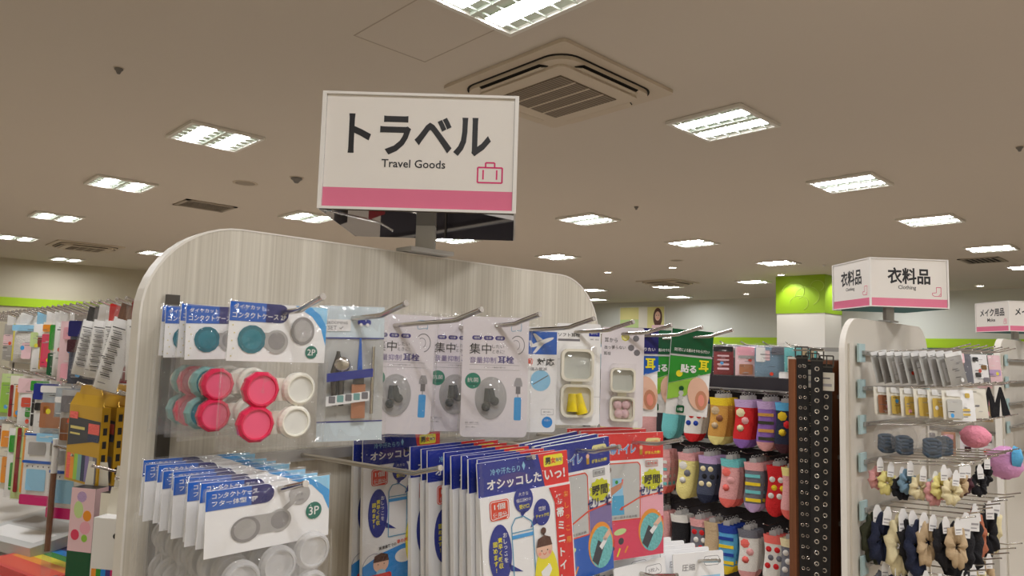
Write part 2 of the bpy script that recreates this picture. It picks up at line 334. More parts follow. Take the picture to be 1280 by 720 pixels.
# ------------------------------------------------------------------ ceiling fixtures
def make_light():
    t = thing('ceiling_light', '', 'ceiling light')
    hs = .235
    fr = MB()
    for a in ((-.26, .26, -.26, -hs), (-.26, .26, hs, .26), (-.26, -hs, -hs, hs), (hs, .26, -hs, hs)): fr.box(a[0], a[1], a[2], a[3], -.022, -.002, 'lamp_frame')
    fr.build('frame', t)
    rf = MB()
    rf.add([(-hs, -hs, -.003), (hs, -hs, -.003), (hs, hs, -.003), (-hs, hs, -.003)], [(0, 3, 2, 1)], 'reflector')
    rf.build('reflector', t)
    for sx in (-1, 1):
        b = MB(); x = sx * .118
        b.add([(x - .052, -.222, -.012), (x + .052, -.222, -.012), (x + .052, .222, -.012), (x - .052, .222, -.012)], [(0, 3, 2, 1)], 'tube_light')
        b.build('tube', t)
        MB().box(x - .056, x + .056, -.226, .226, -.0112, -.0035, 'reflector').build('tube_light_block', t)  # opaque plate added to keep the tube's light off the reflector behind it
    lv = MB()
    lv.box(-.012, .012, -hs, hs, -.02, -.004, 'reflector')
    lv.build('divider', t)
    for k in range(5):
        y = -.18 + .09 * k
        MB().box(-hs, hs, y - .002, y + .002, -.021, -.013, 'reflector').build('louver_fin', t)
    return t
LIGHTS = [
    (1.93, 2.1, 'square ceiling light cut by the top edge of the view, above the travel sign'),
    (4.0, 2.28, 'square ceiling light just right of the near air conditioner'),
    (6.07, 2.28, 'square ceiling light second along the row right of the air conditioner'),
    (8.2, 2.27, 'square ceiling light above and behind the clothing sign, third in its row'),
    (10.65, 2.26, 'square ceiling light at the right edge, above the makeup sign'),
    (1.88, 5.16, 'square ceiling light left of the travel sign, largest of the left-hand row'),
    (1.86, 7.45, 'square ceiling light second of the left-hand row, left of the square vent'),
    (1.85, 10.15, 'square ceiling light third of the left-hand row, near the left edge'),
    (1.85, 12.85, 'square ceiling light at the far left edge, last of its row'),
    (3.88, 7.55, 'square ceiling light touching the lower left corner of the travel sign'),
    (3.79, 10.1, 'square ceiling light just above the rounded left corner of the travel panel'),
    (3.83, 12.85, 'square ceiling light low left of the travel panel, right of the far cassette unit'),
    (3.05, 15.5, 'small far ceiling light next to the back wall, below the far cassette unit'),
    (5.97, 5.07, 'square ceiling light right of the travel sign, larger of the two beside its post'),
    (8.08, 5.05, 'square ceiling light between the travel sign and the green column, middle of the row'),
    (10.55, 5.06, 'square ceiling light just left above the green column'),
    (8.07, 7.45, 'square ceiling light above the right shoulder of the travel panel'),
    (12.95, 6.72, 'square ceiling light left of the green column, level with its top'),
    (13.0, 8.75, 'square ceiling light in front of the round ceiling cassette'),
    (15.4, 10.0, 'far square ceiling light close to the right wall, below the round cassette'),
    (12.85, 10.7, 'far square ceiling light at the right end of the travel panel, upper of two'),
    (15.2, 12.55, 'far square ceiling light at the right end of the travel panel, lower of two'),
    (3.87, 5.1, 'square ceiling light hidden straight behind the travel sign'),
    (6.0, 7.45, 'square ceiling light hidden behind the underside of the travel sign'),
]
HID = [(6.1, -3), (-.2, -5.3), (1.9, -5.3), (4.0, -5.3), (-.2, 2.2), (-.2, 5.1), (1.9, -.4), (4.0, -.4), (6.1, -.4), (-.2, -.4), (1.9, -3), (-.2, -3), (4.0, -3), (8.2, -.4), (10.65, -.4), (6.0, 10.1), (8.1, 10.1), (6.0, 12.9), (-.2, 7.5), (-.2, 10.1), (13., -.4), (13., 2.27), (15.5, 5.0), (10.6, 12.9)]  # unseen fixtures continuing the grid, added for the light they give
l0 = make_light()
for k, (x, y, lb) in enumerate(LIGHTS):
    if k == 0: l0.location = (x, y, CEIL); l0['label'] = lb; l0['group'] = 'square ceiling lights'
    else: dup(l0, lb, (x, y, CEIL), group='square ceiling lights')
for x, y in HID: dup(l0, 'added unseen square ceiling light beyond the view or behind the displays', (x, y, CEIL), group='ceiling lights out of view')
# small round downlights
def make_down():
    t = thing('downlight', '', 'downlight'); m = MB(); m.vlathe([(.085, -.002), (.085, -.014), (.065, -.014), (.06, -.004)], 0, 0, 'lamp_frame'); m.build('bezel', t)
    m = MB(); m.add([(.062 * math.cos(k * PI / 8), .062 * math.sin(k * PI / 8), -.009) for k in range(16)], [tuple(range(16))[::-1]], 'spot_light'); m.build('lamp', t); return t
DL = [(10.18, 8.14, 'round downlight left of the round cassette, above the travel panel end'), (10.2, 6.76, 'round downlight above the round ceiling cassette'),
      (15.37, 8.15, 'far round downlight left of the green column, close to the wall'), (12.1, 5.75, 'round downlight at the top left corner of the green column'),
      (15.7, 3.53, 'round downlight between the clothing sign and the makeup sign'), (12.75, 4.75, 'round downlight washing the right side of the green column'), (5.55, 7.0, 'tiny round downlight glimpsed beneath the travel sign box')]
d0 = make_down()
for k, (x, y, lb) in enumerate(DL):
    if k == 0: d0.location = (x, y, CEIL); d0['label'] = lb; d0['group'] = 'round downlights'
    else: dup(d0, lb, (x, y, CEIL), group='round downlights')
def spot(name, loc, target, power, size):
    l = bpy.data.lights.new(name, 'SPOT'); l.energy = power; l.spot_size = size; l.spot_blend = .5; l.shadow_soft_size = .05; l.color = (1, .97, .9)
    o = bpy.data.objects.new(name, l); C.objects.link(o); o.location = loc
    o.rotation_euler = (Vector(target) - Vector(loc)).to_track_quat('-Z', 'Y').to_euler(); return o
spot('downlight_beam', (12.1, 5.75, CEIL - .03), (12.5, 5.6, 2.2), 25, rad(90)); spot('downlight_beam', (12.75, 4.75, CEIL - .03), (12.8, 5.2, 2.2), 25, rad(90))
# cassette air conditioners
def make_ac():
    t = thing('ceiling_air_conditioner', '', 'air conditioner')
    MB().ext(rrect(-.47, -.47, .47, .47, .03), 0, .018, 'ac_white').build('ceiling_plate', t, (0, 0, -.0195), (PI / 2, 0, 0))
    # raised round-cornered body in a dark slot
    MB().ext(rrect(-.405, -.405, .405, .405, .13, 8), 0, .004, 'ac_slot').build('air_slot', t, (0, 0, -.0236), (PI / 2, 0, 0))
    m = MB(); m.ext(rrect(-.395, -.395, .395, .395, .125, 8), 0, .02, 'ac_white')
    m.build('corner_ring', t, (0, 0, -.0437), (PI / 2, 0, 0))
    for k in range(4):
        sl = MB(); sl.ext([(-.25, .345), (.25, .345), (.23, .392), (-.23, .392)], .0, .003, 'ac_slot'); o = sl.build('outlet_slot', t, (0, 0, -.0468), (PI / 2, 0, 0)); o.rotation_euler = (PI / 2, 0, k * PI / 2)
        fl = MB(); fl.add([(-.245, .345, 0), (.245, .345, 0), (.235, .385, -.012), (-.235, .385, -.012), (-.245, .345, .004), (.245, .345, .004), (.235, .385, -.008), (-.235, .385, -.008)], [(0, 1, 2, 3), (7, 6, 5, 4), (0, 4, 5, 1), (3, 2, 6, 7)], 'ac_white')
        fl.build('louver_flap', t, (0, 0, -.05), (0, 0, k * PI / 2))
    MB().ext(rrect(-.33, -.33, .33, .33, .05), 0, .012, 'ac_white').build('front_panel', t, (0, 0, -.056), (PI / 2, 0, 0))
    g = MB(); g.box(-.235, .235, -.235, .235, -.061, -.057, 'ac_grille'); g.build('grille', t)
    for k in range(3):
        x = -.118 + .118 * k; MB().box(x - .006, x + .006, -.235, .235, -.064, -.0612, 'ac_white').build('grille_bar', t)
    for k in range(22):
        y = -.225 + .0214 * k; MB().box(-.234, .234, y, y + .004, -.0625, -.0612, 'vent_metal').build('grille_slat', t)
    return t
ac = make_ac(); ac.location = (2.86, 2.67, CEIL); ac['label'] = 'four-way ceiling cassette air conditioner beside the travel sign'
dup(ac, 'far ceiling air conditioner cassette at the left, near the back wall', (2.8, 13.0, CEIL))
dup(ac, 'far ceiling air conditioner cassette left of the green column', (12.2, 8.2, CEIL))
def vent(lb, loc, sx, sy):
    t = thing('ceiling_vent', lb, 'vent', loc, group='ceiling vents'); m = MB()
    for a in ((-sx, sx, -sy, -sy + .04), (-sx, sx, sy - .04, sy), (-sx, -sx + .04, -sy, sy), (sx - .04, sx, -sy, sy)): m.box(a[0], a[1], a[2], a[3], -.012, -.002, 'vent_metal')
    m.build('frame', t); MB().box(-sx + .04, sx - .04, -sy + .04, sy - .04, -.004, -.002, 'ac_slot').build('opening', t)
    n = 7
    for k in range(n):
        y = -sy + .06 + (2 * sy - .12) * k / (n - 1); MB().box(-sx + .04, sx - .04, y - .006, y + .006, -.01, -.0045, 'vent_metal').build('slat', t)
vent('slatted ceiling vent left of the travel sign', (2.82, 7.9, CEIL), .27, .22)
vent('slatted ceiling vent at the right edge above the makeup sign', (11.85, 2.62, CEIL), .3, .25)
def button(name, lb, loc, r, hgt, m='vent_metal', cat='detector', grp=None):
    t = thing(name, lb, cat, loc, group=grp); a = MB(); a.vlathe([(r, -.001), (r, -hgt * .35), (r * .7, -hgt * .5), (r * .35, -hgt), (.001, -hgt)], 0, 0, m); a.build('body', t)
    a = MB(); a.vlathe([(r * 1.25, -.001), (r * 1.25, -.004), (r, -.004)], 0, 0, 'ac_white'); a.build('flange', t)
button('ceiling_speaker', 'flat round ceiling speaker between the vent and the sprinkler', (2.66, 6.47, CEIL), .09, .012, 'vent_metal', 'speaker')
button('smoke_detector', 'small round smoke detector just left of the travel sign', (2.88, 5.88, CEIL), .05, .05, 'grey_plastic')
button('sprinkler_head', 'tiny sprinkler head on the bare ceiling at upper left', (1.01, 4.27, CEIL), .022, .035, 'grey_plastic', 'sprinkler')
button('sprinkler_head', 'tiny sprinkler head on the ceiling at the right edge', (5.77, 1.04, CEIL), .022, .035, 'grey_plastic', 'sprinkler')
button('sprinkler_head', 'tiny sprinkler head on the ceiling right of the travel sign', (5.77, 4.26, CEIL), .022, .035, 'grey_plastic', 'sprinkler')
button('sprinkler_head', 'tiny sprinkler head near the top right of the green column', (11.2, 4.62, CEIL), .022, .03, 'white', 'sprinkler')
button('ceiling_speaker', 'far flat round ceiling speaker above the round cassette', (9.5, 6.22, CEIL), .09, .012, 'vent_metal', 'speaker')

# ------------------------------------------------------------------ end-cap gondolas
def panel_outline(w, z0, z1, r):
    pts = [(0, z0), (w, z0)]
    for k in range(13): a = PI / 2 * k / 12; pts.append((w - r + r * math.cos(a), z1 - r + r * math.sin(a)))
    for k in range(13): a = PI / 2 + PI / 2 * k / 12; pts.append((r + r * math.cos(a), z1 - r + r * math.sin(a)))
    return pts
def hook_mb(L=.31, rise=.0095, tip=.013, bend=.045, r=.0032, m='chrome'):
    b = MB(); b.tube([(0, 0, 0), (0, -(L - bend) * .5, rise * .5), (0, -(L - bend) + .012, rise), (0, -(L - bend), rise + .001), (0, -(L - bend) - .01, rise + .004), (0, -L, rise + tip)], r, m, 8)
    return b
def hook_tip(parent, L, rise, tip, r):
    a = Vector((0, -L, rise + tip)); d = Vector((0, -.6, .32)).normalized()
    return a, d
def make_gondola(label, x, y, w, z1, thick, lam, rows, rail_x0, rail_x1, brackets, edge='edge_white'):
    t = thing('endcap_gondola', label, 'display stand', (x, y, 0))
    MB().ext(panel_outline(w, .1, z1, .125), 0, thick, lam).build('panel', t)
    b = MB(); o = panel_outline(w, .1, z1, .125); n = len(o); cx, cz = w / 2, z1 / 2
    o2 = []
    for (px, pz) in o:
        o2.append((px + (.0025 if px > cx else -.0025), pz + (.002 if pz > cz else 0)))
    vs = [(a, -.0006, c) for a, c in o] + [(a, -.0006, c) for a, c in o2] + [(a, thick + .0006, c) for a, c in o2] + [(a, thick + .0006, c) for a, c in o]
    fs = []
    for k in range(1, n):
        j = (k + 1) % n
        fs += [(k, n + k, n + j, j), (n + k, 2 * n + k, 2 * n + j, n + j), (2 * n + k, 3 * n + k, 3 * n + j, 2 * n + j)]
    b.add(vs, fs, edge, False); b.build('edge_band', t)
    for sx in (.035, w - .035):
        u = MB(); u.box(sx - .008, sx + .008, -.007, -.0005, .1, EYE + .06, 'panel_white' if brackets else 'steel_dark'); u.build('upright', t)
    MB().box(-.0, w, -.36, .0, .0, .1, 'shelf_white').build('base_deck', t)
    for z in rows:
        if brackets:
            for sx in (rail_x0, rail_x1):
                MB().ext([(sx - .03, z - .035), (sx + .03, z - .035), (sx + .03, z + .03), (sx - .03, z + .03)], -.014, -.0075, 'pale_blue_bracket').build('bracket', t)
        MB().box(rail_x0, rail_x1, -.022, -.0145 if brackets else -.0075, z - .009, z + .006, 'metal_grey').build('hook_rail', t)
    return t
HOOKME = {}
def add_hook(t, x, z, L=.31, rise=.0095, tip=.013, bend=.045, y=-.02, r=.0032):
    k = (L, rise, tip, bend, r)
    if k not in HOOKME:
        o = hook_mb(L, rise, tip, bend, r).build('hook', t, (x, y, z)); HOOKME[k] = o.data
        e = MB(); d = Vector((0, -bend, tip * .8)).normalized(); p = Vector((0, -L, rise + tip))
        e.tube([p - d * .002, p + d * .0015], r * 1.12, 'chrome_tip', 8); HOOKME[('tip',) + k] = e.build('tip', o).data
    else:
        o = bpy.data.objects.new('hook', HOOKME[k]); C.objects.link(o); o.parent = t; o.location = (x, y, z)
        c = bpy.data.objects.new('tip', HOOKME[('tip',) + k]); C.objects.link(c); c.parent = o
    return o
TX, TY = .277, .97
HX = [.348, .449, .559, .66, .77, .862, .963, 1.054, 1.155]
ZR1, ZR2, ZR3 = EYE + .026, EYE - .157, EYE - .372
tg = make_gondola('large travel goods end display with pale wood-grain panel and rounded top', TX, TY, .905, EYE + .157, .03, 'laminate', [ZR1, ZR2, ZR3], .035, .87, False)
for x in HX: add_hook(tg, x - TX, ZR1)
H2 = [.335, .497, .645, .82, .98]
for x in H2: add_hook(tg, x - TX, ZR2, .32, .012, .013)
H3 = [.40, .60, .79, 1.0, 1.13]
for x in H3: add_hook(tg, x - TX, ZR3, .30, .010, .013)

# ------------------------------------------------------------------ hanging category signs
def make_sign(label, x, y, w, d, h, z0, rot, jp, en, icon, base_z, jw, jh):
    t = thing('category_sign', label, 'sign', (x, y, 0), (0, 0, rot))
    # box of white faces standing on a clear post; frame edges proud of the faces
    z1 = z0 + h
    MB().box(-w / 2 + .004, w / 2 - .004, -d / 2 + .004, d / 2 - .004, z0 + .004, z1 - .002, 'sign_white').build('box', t)
    fr = MB(); e = .006
    for sx in (-1, 1):
        for sy in (-1, 1):
            cx, cy = sx * (w / 2 - e / 2), sy * (d / 2 - e / 2); fr.box(cx - e / 2, cx + e / 2, cy - e / 2, cy + e / 2, z0, z1, 'white_gloss')
    for z in (z0, z1 - .004):
        for sy in (-1, 1): fr.box(-w / 2 + e, w / 2 - e, sy * (d / 2 - .002) - .002, sy * (d / 2 - .002) + .002, z, z + .004, 'white_gloss')
        for sx in (-1, 1): fr.box(sx * (w / 2 - .002) - .002, sx * (w / 2 - .002) + .002, -d / 2 + e, d / 2 - e, z, z + .004, 'white_gloss')
    fr.build('frame', t)
    MB().box(-w / 2 + .003, w / 2 - .003, -d / 2 + .003, d / 2 - .003, z0 - .0015, z0 + .003, 'mirror_dark').build('bottom_plate', t)
    for k, (fw, off) in enumerate(((w, d / 2), (d, w / 2), (w, d / 2), (d, w / 2))):
        s = fw / w
        f = MB(); f.rect(-fw / 2 + .006, z0 + .004, fw / 2 - .006, z0 + .185 * h, -.0002, 'sign_pink')
        f.line([(-fw / 2 + .0065, z0 + .003), (-fw / 2 + .0065, z1 - .004), (fw / 2 - .0065, z1 - .004), (fw / 2 - .0065, z0 + .003)], .0005, -.0003, 'ink_lightgrey')
        ry = k * PI / 2
        o = f.build('face_print', t, (math.sin(ry) * (off - .004), -math.cos(ry) * (off - .004), 0), (0, 0, ry))
        g = MB(); g.text(jp, 0, z1 - .355 * h, jw * s, -.0004, 'ink_black', h=jh, bold=.028)
        g.text(en, -.008 * s, z1 - .60 * h, (.099 if len(en) > 8 else .07) * s, -.0004, 'ink_black', bold=.012)
        g.build('lettering', o)
        ic = MB(); u, v = .111 * s, z1 - .667 * h; icon(ic, u, v, s); ic.build('icon', o)
    pz = MB(); pz.box(-.016, .016, -.012, .012, base_z + .006, z0 - .0016, 'acrylic'); pz.build('post', t)
    pl = MB(); pl.box(-.045, .045, -.022, .022, base_z - .002, base_z + .005, 'acrylic'); o = pl.build('post_foot', t)
    o.rotation_euler = (0, 0, -rot)
    return t
def icon_suitcase(b, u, v, s):
    w, h = .019 * s, .014
    b.line([(u - w, v - h), (u + w, v - h), (u + w, v + h * .7), (u - w, v + h * .7), (u - w, v - h)], .0024, -.0004, 'icon_pink')
    b.line([(u - .007 * s, v + h * .7), (u - .007 * s, v + h * 1.25), (u + .007 * s, v + h * 1.25), (u + .007 * s, v + h * .7)], .0024, -.0004, 'icon_pink')
    for q in (-1, 1): b.line([(u + q * .0105 * s, v - .009), (u + q * .0105 * s, v + .006)], .0024, -.0004, 'icon_pink')
def icon_sock(b, u, v, s):
    p = [(-.004, .018), (.014, .018), (.014, -.016), (-.012, -.016), (-.02, -.011), (-.02, -.004), (-.004, -.002), (-.004, .018)]
    b.line([(u + x * s, v + z) for x, z in p], .002, -.0004, 'icon_pink'); b.line([(u + .005 * s, v - .014), (u + .012 * s, v - .006)], .0016, -.0004, 'icon_pink')
def icon_makeup(b, u, v, s):
    b.line([(u - .01 * s, v - .016), (u + .004 * s, v - .016), (u + .004 * s, v + .002), (u - .01 * s, v + .002), (u - .01 * s, v - .016)], .002, -.0004, 'icon_pink')
    b.line([(u - .008 * s, v + .002), (u - .008 * s, v + .012), (u + .002 * s, v + .018), (u + .002 * s, v + .002)], .002, -.0004, 'icon_pink'); b.line([(u + .012 * s, v - .016), (u + .012 * s, v + .016)], .003, -.0004, 'icon_pink')
make_sign('white and pink travel goods sign box standing on the nearest display panel', .718, .972, .306, .262, .186, EYE + .21, rad(-43.6), 'トラベル', 'Travel Goods', icon_suitcase, EYE + .163, .222, .064)
make_sign('white and pink clothing sign box on the end display to the right', 2.995, .985, .310, .275, .186, EYE + .205, rad(-40), '衣料品', 'Clothing', icon_sock, EYE + .157, .168, .062)
make_sign('white and pink makeup sign box at the right edge of the view', 5.33, 1.02, .300, .285, .186, EYE + .205, rad(-40), 'メイク用品', 'Make', icon_makeup, EYE + .157, .215, .05)

# ------------------------------------------------------------------ travel goods: packs hang from the origin (hook hole), front faces -y
def cap_mb(m, mi, r=.0195, n=10, depth=.012):
    b = MB(); b.lathe([(r * .86, 0), (r, -.002), (r, -depth * .7), (r * .84, -depth)], 0, 0, m, n, False)
    b.lathe([(r * .84, -depth), (r * .76, -depth), (r * .74, -depth + .0022)], 0, 0, m, n * 2, False); b.disc(0, 0, r * .745, -depth + .002, mi, n=n * 2)
    return b
def lens_case_print(b, x, z, s, y, m1, m2, teal=True):
    b.poly(rrect(x - .004 * s, z - .009 * s, x + .03 * s, z + .009 * s, .004 * s), y, 'case_grey')
    b.disc(x, z, .0175 * s, y - .0002, m1, n=14); b.disc(x, z, .0125 * s, y - .0004, m2, n=14)
    b.disc(x + .031 * s, z - .002 * s, .015 * s, y - .0003, 'case_grey'); b.disc(x + .031 * s, z - .001 * s, .011 * s, y - .0004, 'case_grey_dark')
def seam(t, x0, x1, z0, z1, y=0.0, w=.0022):
    b = MB()
    for a in ((x0, z0, x0 + w, z1), (x1 - w, z0, x1, z1), (x0 + w, z0, x1 - w, z0 + w * 1.5)): b.ext([(a[0], a[1]), (a[2], a[1]), (a[2], a[3]), (a[0], a[3])], y - .0006, y, 'film_cloudy')
    b.build('bag_seam', t)
def make_2p(c1, c2):
    t = thing('contact_lens_case_pack', '', 'contact lens case pack')
    w = .108; hw = w / 2
    c = MB(); c.ext([(-hw, -.049), (hw, -.049), (hw, .0125), (-hw, .0125)], -.0006, .0006, 'paper')
    y = -.0008
    c.poly([(.016, .0125), (hw, .0125), (hw, -.03), (.048, -.012), (.036, .002)], y, 'sky'); c.poly([(.034, .0125), (hw, .0125), (hw, -.008), (.046, .004)], y - .0001, 'sky_pale')
    c.poly([(-hw, -.0075)] + [(.0 + .009 * math.cos(a), .0025 + .01 * math.sin(a)) for a in [-PI / 2 + PI * k / 8 for k in range(9)]] + [(-hw, .0125)], y - .0002, 'blue_print')
    c.poly([(-.016, -.0075)] + [(.0 + .009 * math.cos(a), .0025 + .01 * math.sin(a)) for a in [-PI / 2 + PI * k / 8 for k in range(9)]] + [(-.016, .0125)], y - .0003, 'navy_deep')
    lens_case_print(c, -.0295, -.026, .86, y - .0004, c1, 'teal_inner'); c.disc(.026, -.0145, .0138, y - .0006, 'case_grey_dark', .0155); c.disc(.026, -.0145, .0105, y - .0008, 'case_grey', .012)
    c.disc(.0375, -.0375, .0072, y - .0006, 'badge_green')
    for k in range(5): c.disc(-.05 + .002 * (k % 2), -.012 - .008 * k, .0007, y - .0003, 'gold_dot')
    card = c.build('card', t)
    l = MB(); l.text('ダイヤカット', -.034, .0075, .033, y - .0006, 'white', h=.0048, bold=.01); l.text('コンタクトケース 2P', -.0225, -.0012, .0575, y - .0006, 'white', h=.0062, bold=.01)
    l.text('2P', .0375, -.0375, .0095, y - .0009, 'white', bold=.01); l.build('lettering', card)
    MB().pillow(-hw - .002, hw + .002, -.138, .0145, .0135, 'film_cloudy', y=0, nx=12, nz=16, wob=.16, seed=3, power=.45).build('bag', t); seam(t, -hw - .005, hw + .005, -.141, -.048)
    for k, z in enumerate((-.078, -.113)):
        cs = MB(); cs.ext(rrect(-.036, z - .012, .034, z + .012, .011), -.004, .004, 'white_cap'); cs.build('lens_case', t)
        o = cap_mb(c2, {'pink_cap': 'pink_inner', 'teal_cap': 'teal_inner', 'teal_pale': 'teal_inner'}.get(c2, c2)).build('screw_cap', t, (-.02 - .003 * k, -.004, z))
        cap_mb('white_cap', 'clear_cap', .0178, 24).build('screw_cap', t, (.022 - .003 * k, -.004, z + .001))
    return t
G = 'contact lens case packs on the upper left hook'
a = make_2p('teal_cap', 'pink_cap'); b = make_2p('teal_cap', 'teal_pale')
place = [(.724, a, 'pink'), (.842, a, 'pink'), (.862, b, 'teal'), (.912, a, 'pink'), (.926, b, 'teal')]
used = set()
for k, (y, pr, cn) in enumerate(place):
    lb = 'two-case contact lens pack with %s caps, %s on its hook' % (cn, ORD[k])
    rz = [-.05, .03, .06, .02, .05][k]; ry = [.012, -.03, .03, -.02, .02][k]
    loc = (HX[0] - .003 - (.004 if k else 0), y, ZR1 + .004)
    if id(pr) not in used: used.add(id(pr)); pr.location = loc; pr.rotation_euler = (0, ry, rz); pr['label'] = lb; pr['group'] = G
    else: dup(pr, lb, loc, (0, ry, rz), G)
def make_3p():
    t = thing('contact_lens_case_pack', '', 'contact lens case pack')
    hw = .0635; zt, zb = .0155, -.064; y = -.0008
    c = MB(); c.ext([(-hw, zb), (hw, zb), (hw, zt), (-hw, zt)], -.0006, .0006, 'paper')
    c.poly([(.02, zt), (hw, zt), (hw, -.03), (.056, -.01), (.043, .006)], y, 'sky'); c.poly([(.04, zt), (hw, zt), (hw, -.004), (.053, .006)], y - .0001, 'sky_pale')
    c.poly([(-hw, -.008)] + [(-.006 + .009 * math.cos(a), .0037 + .0118 * math.sin(a)) for a in [-PI / 2 + PI * k / 8 for k in range(9)]] + [(-hw, zt)], y - .0002, 'blue_print')
    c.poly([(-.02, -.008)] + [(-.006 + .009 * math.cos(a), .0037 + .0118 * math.sin(a)) for a in [-PI / 2 + PI * k / 8 for k in range(9)]] + [(-.02, zt)], y - .0003, 'navy_deep')
    c.poly(rrect(-.03, -.046, .012, -.022, .006), y - .0003, 'case_grey')
    c.disc(-.025, -.037, .0145, y - .0005, 'case_grey_dark', .0155); c.disc(-.0255, -.0365, .011, y - .0006, 'case_grey', .0125)
    c.disc(.009, -.033, .0125, y - .0005, 'case_grey', .0145); c.disc(.0095, -.0325, .0095, y - .0006, 'case_grey_dark', .011)
    c.disc(.03, -.004, .0115, y - .0005, 'case_grey', .0135); c.line([(.014, -.02), (.023, -.012)], .006, y - .0004, 'case_grey')
    c.disc(.046, -.028, .0088, y - .0006, 'badge_green', .0112)
    card = c.build('card', t); card.scale = (1, 1, .78)
    l = MB(); l.text('コンタクトケース', -.036, .009, .044, y - .0006, 'white', h=.0065, bold=.01); l.text('フター体型  3P', -.036, .0, .044, y - .0006, 'white', h=.0065, bold=.01)
    l.text('3P', .046, -.028, .0115, y - .0009, 'white', h=.011, bold=.01); l.text('フタ', .03, -.004, .007, y - .0008, 'ink_grey'); l.text('一体型', .03, -.011, .009, y - .0008, 'ink_grey'); l.build('lettering', card)
    MB().pillow(-hw - .002, hw + .002, -.15, .0145, .0145, 'film_cloudy', y=.001, nx=12, nz=16, wob=.14, seed=5, power=.45).build('bag', t); seam(t, -hw - .005, hw + .005, -.153, -.045)
    for k, x in enumerate((-.031, .006, .042)):
        z = -.074 + .007 * k
        cap_mb('frost_cap', 'frost_cap', .0185, 24, .011).build('screw_cap', t, (x, -.002, z)); cap_mb('frost_cap', 'frost_cap', .0185, 24, .011).build('screw_cap', t, (x - .001, -.002, z - .038))
        cs = MB(); cs.ext(rrect(x - .01, z - .046, x + .01, z + .008, .009), -.002, .004, 'frost_cap'); cs.build('lens_case', t)
    return t
G = 'clear contact lens case packs on the lower left hook'
p3 = make_3p()
for k, yy in enumerate((.682, .712, .733, .745, .772, .79, .806, .838, .864, .888)):
    lb = 'three-case contact lens pack with clear cases, %s of the lower left hook' % (ORD[k] if k < 9 else 'rearmost')
    loc = (.326 + (.004 if k % 2 else 0), yy, ZR2 + .007); rot = (0, [-.03, .02, -.01, .03, -.02, .02, 0, .03, -.02, .01][k], [-.02, .05, .03, .06, .02, .05, .03, .06, .02, .04][k])
    if k == 0: p3.location = loc; p3.rotation_euler = rot; p3['label'] = lb; p3['group'] = G
    else: dup(p3, lb, loc, rot, G)

# grooming tool set in a clear pouch
t = thing('travel_tool_pouch', 'clear pouch with grooming tools hanging beside the lens cases', 'tool set', (HX[1] - .003, .742, ZR1 + .004), (0, -.02, rad(-22)))
hw = .0385
b = MB(); b.rect(-hw, -.142, hw, -.12, .006, 'ice_paper'); b.rect(-hw, -.12, hw, -.1185, .0055, 'navy'); b.rect(-hw, -.02, hw, .018, .006, 'ice_paper'); b.rect(-hw, -.021, hw, -.0195, .0055, 'navy')
b.rect(-hw, -.118, hw, -.02, .007, 'photo_grey'); b.build('backing_sheet', t)
l = MB(); l.poly(rrect(-.036, -.012, -.002, .002, .002), .005, 'paper'); l.text('GROOMING', -.019, -.002, .026, .0047, 'ink_grey'); l.text('SET ✓', -.02, -.008, .018, .0047, 'ink_grey')
l.poly(rrect(.006, -.004, .022, .002, .002), .0047, 'navy'); l.poly(rrect(.008, .001, .019, .006, .002), .0047, 'navy'); l.disc(.01, -.004, .002, .0044, 'paper'); l.disc(.018, -.004, .002, .0044, 'paper'); l.build('printed_label', t)
m = MB(); m.tube([(-.02, 0, -.10), (-.021, 0, -.06), (-.016, 0, -.036)], [.003, .004, .002], 'steel_dark'); m.tube([(-.012, 0, -.10), (-.013, 0, -.06), (-.017, 0, -.036)], [.003, .004, .002], 'steel_dark'); m.build('scissors', t)
m = MB(); m.lathe([(.009, .003), (.01, 0), (.009, -.003), (.006, -.004), (.0005, -.004)], -.012, -.052, 'chrome'); m.build('nail_clipper', t)
m = MB(); m.box(.0, .016, -.002, .003, -.115, -.075, 'copper'); m.box(.002, .014, -.003, .003, -.075, -.06, 'steel_dark'); m.build('nail_file', t)
m = MB(); m.ext([(.006, -.06), (.012, -.06), (.010, -.02), (.008, -.02)], -.002, .002, 'blue_print'); m.build('tweezers', t)
m = MB(); m.tube([(.024, 0, -.11), (.025, 0, -.03)], .002, 'chrome'); m.build('ear_pick', t)
m = MB(); m.ext([(-.03, -.072), (.024, -.066), (.024, -.056), (-.03, -.062)], -.006, -.004, 'navy'); m.build('blue_band', t)
m = MB(); m.ext([(-.03, -.1), (.02, -.094), (.02, -.083), (-.03, -.089)], -.006, -.004, 'paper')
for k in range(5): m.poly(rrect(-.027 + .0095 * k, -.0965 + .0011 * k, -.0195 + .0095 * k, -.0885 + .0011 * k, .001), -.0063, 'teal_pale' if k % 2 else 'ink_grey')
m.build('symbol_strip', t)
MB().pillow(-hw - .003, hw + .003, -.146, .02, .012, 'film_cloudy', nx=10, nz=14, wob=.2, seed=9).build('pouch', t)

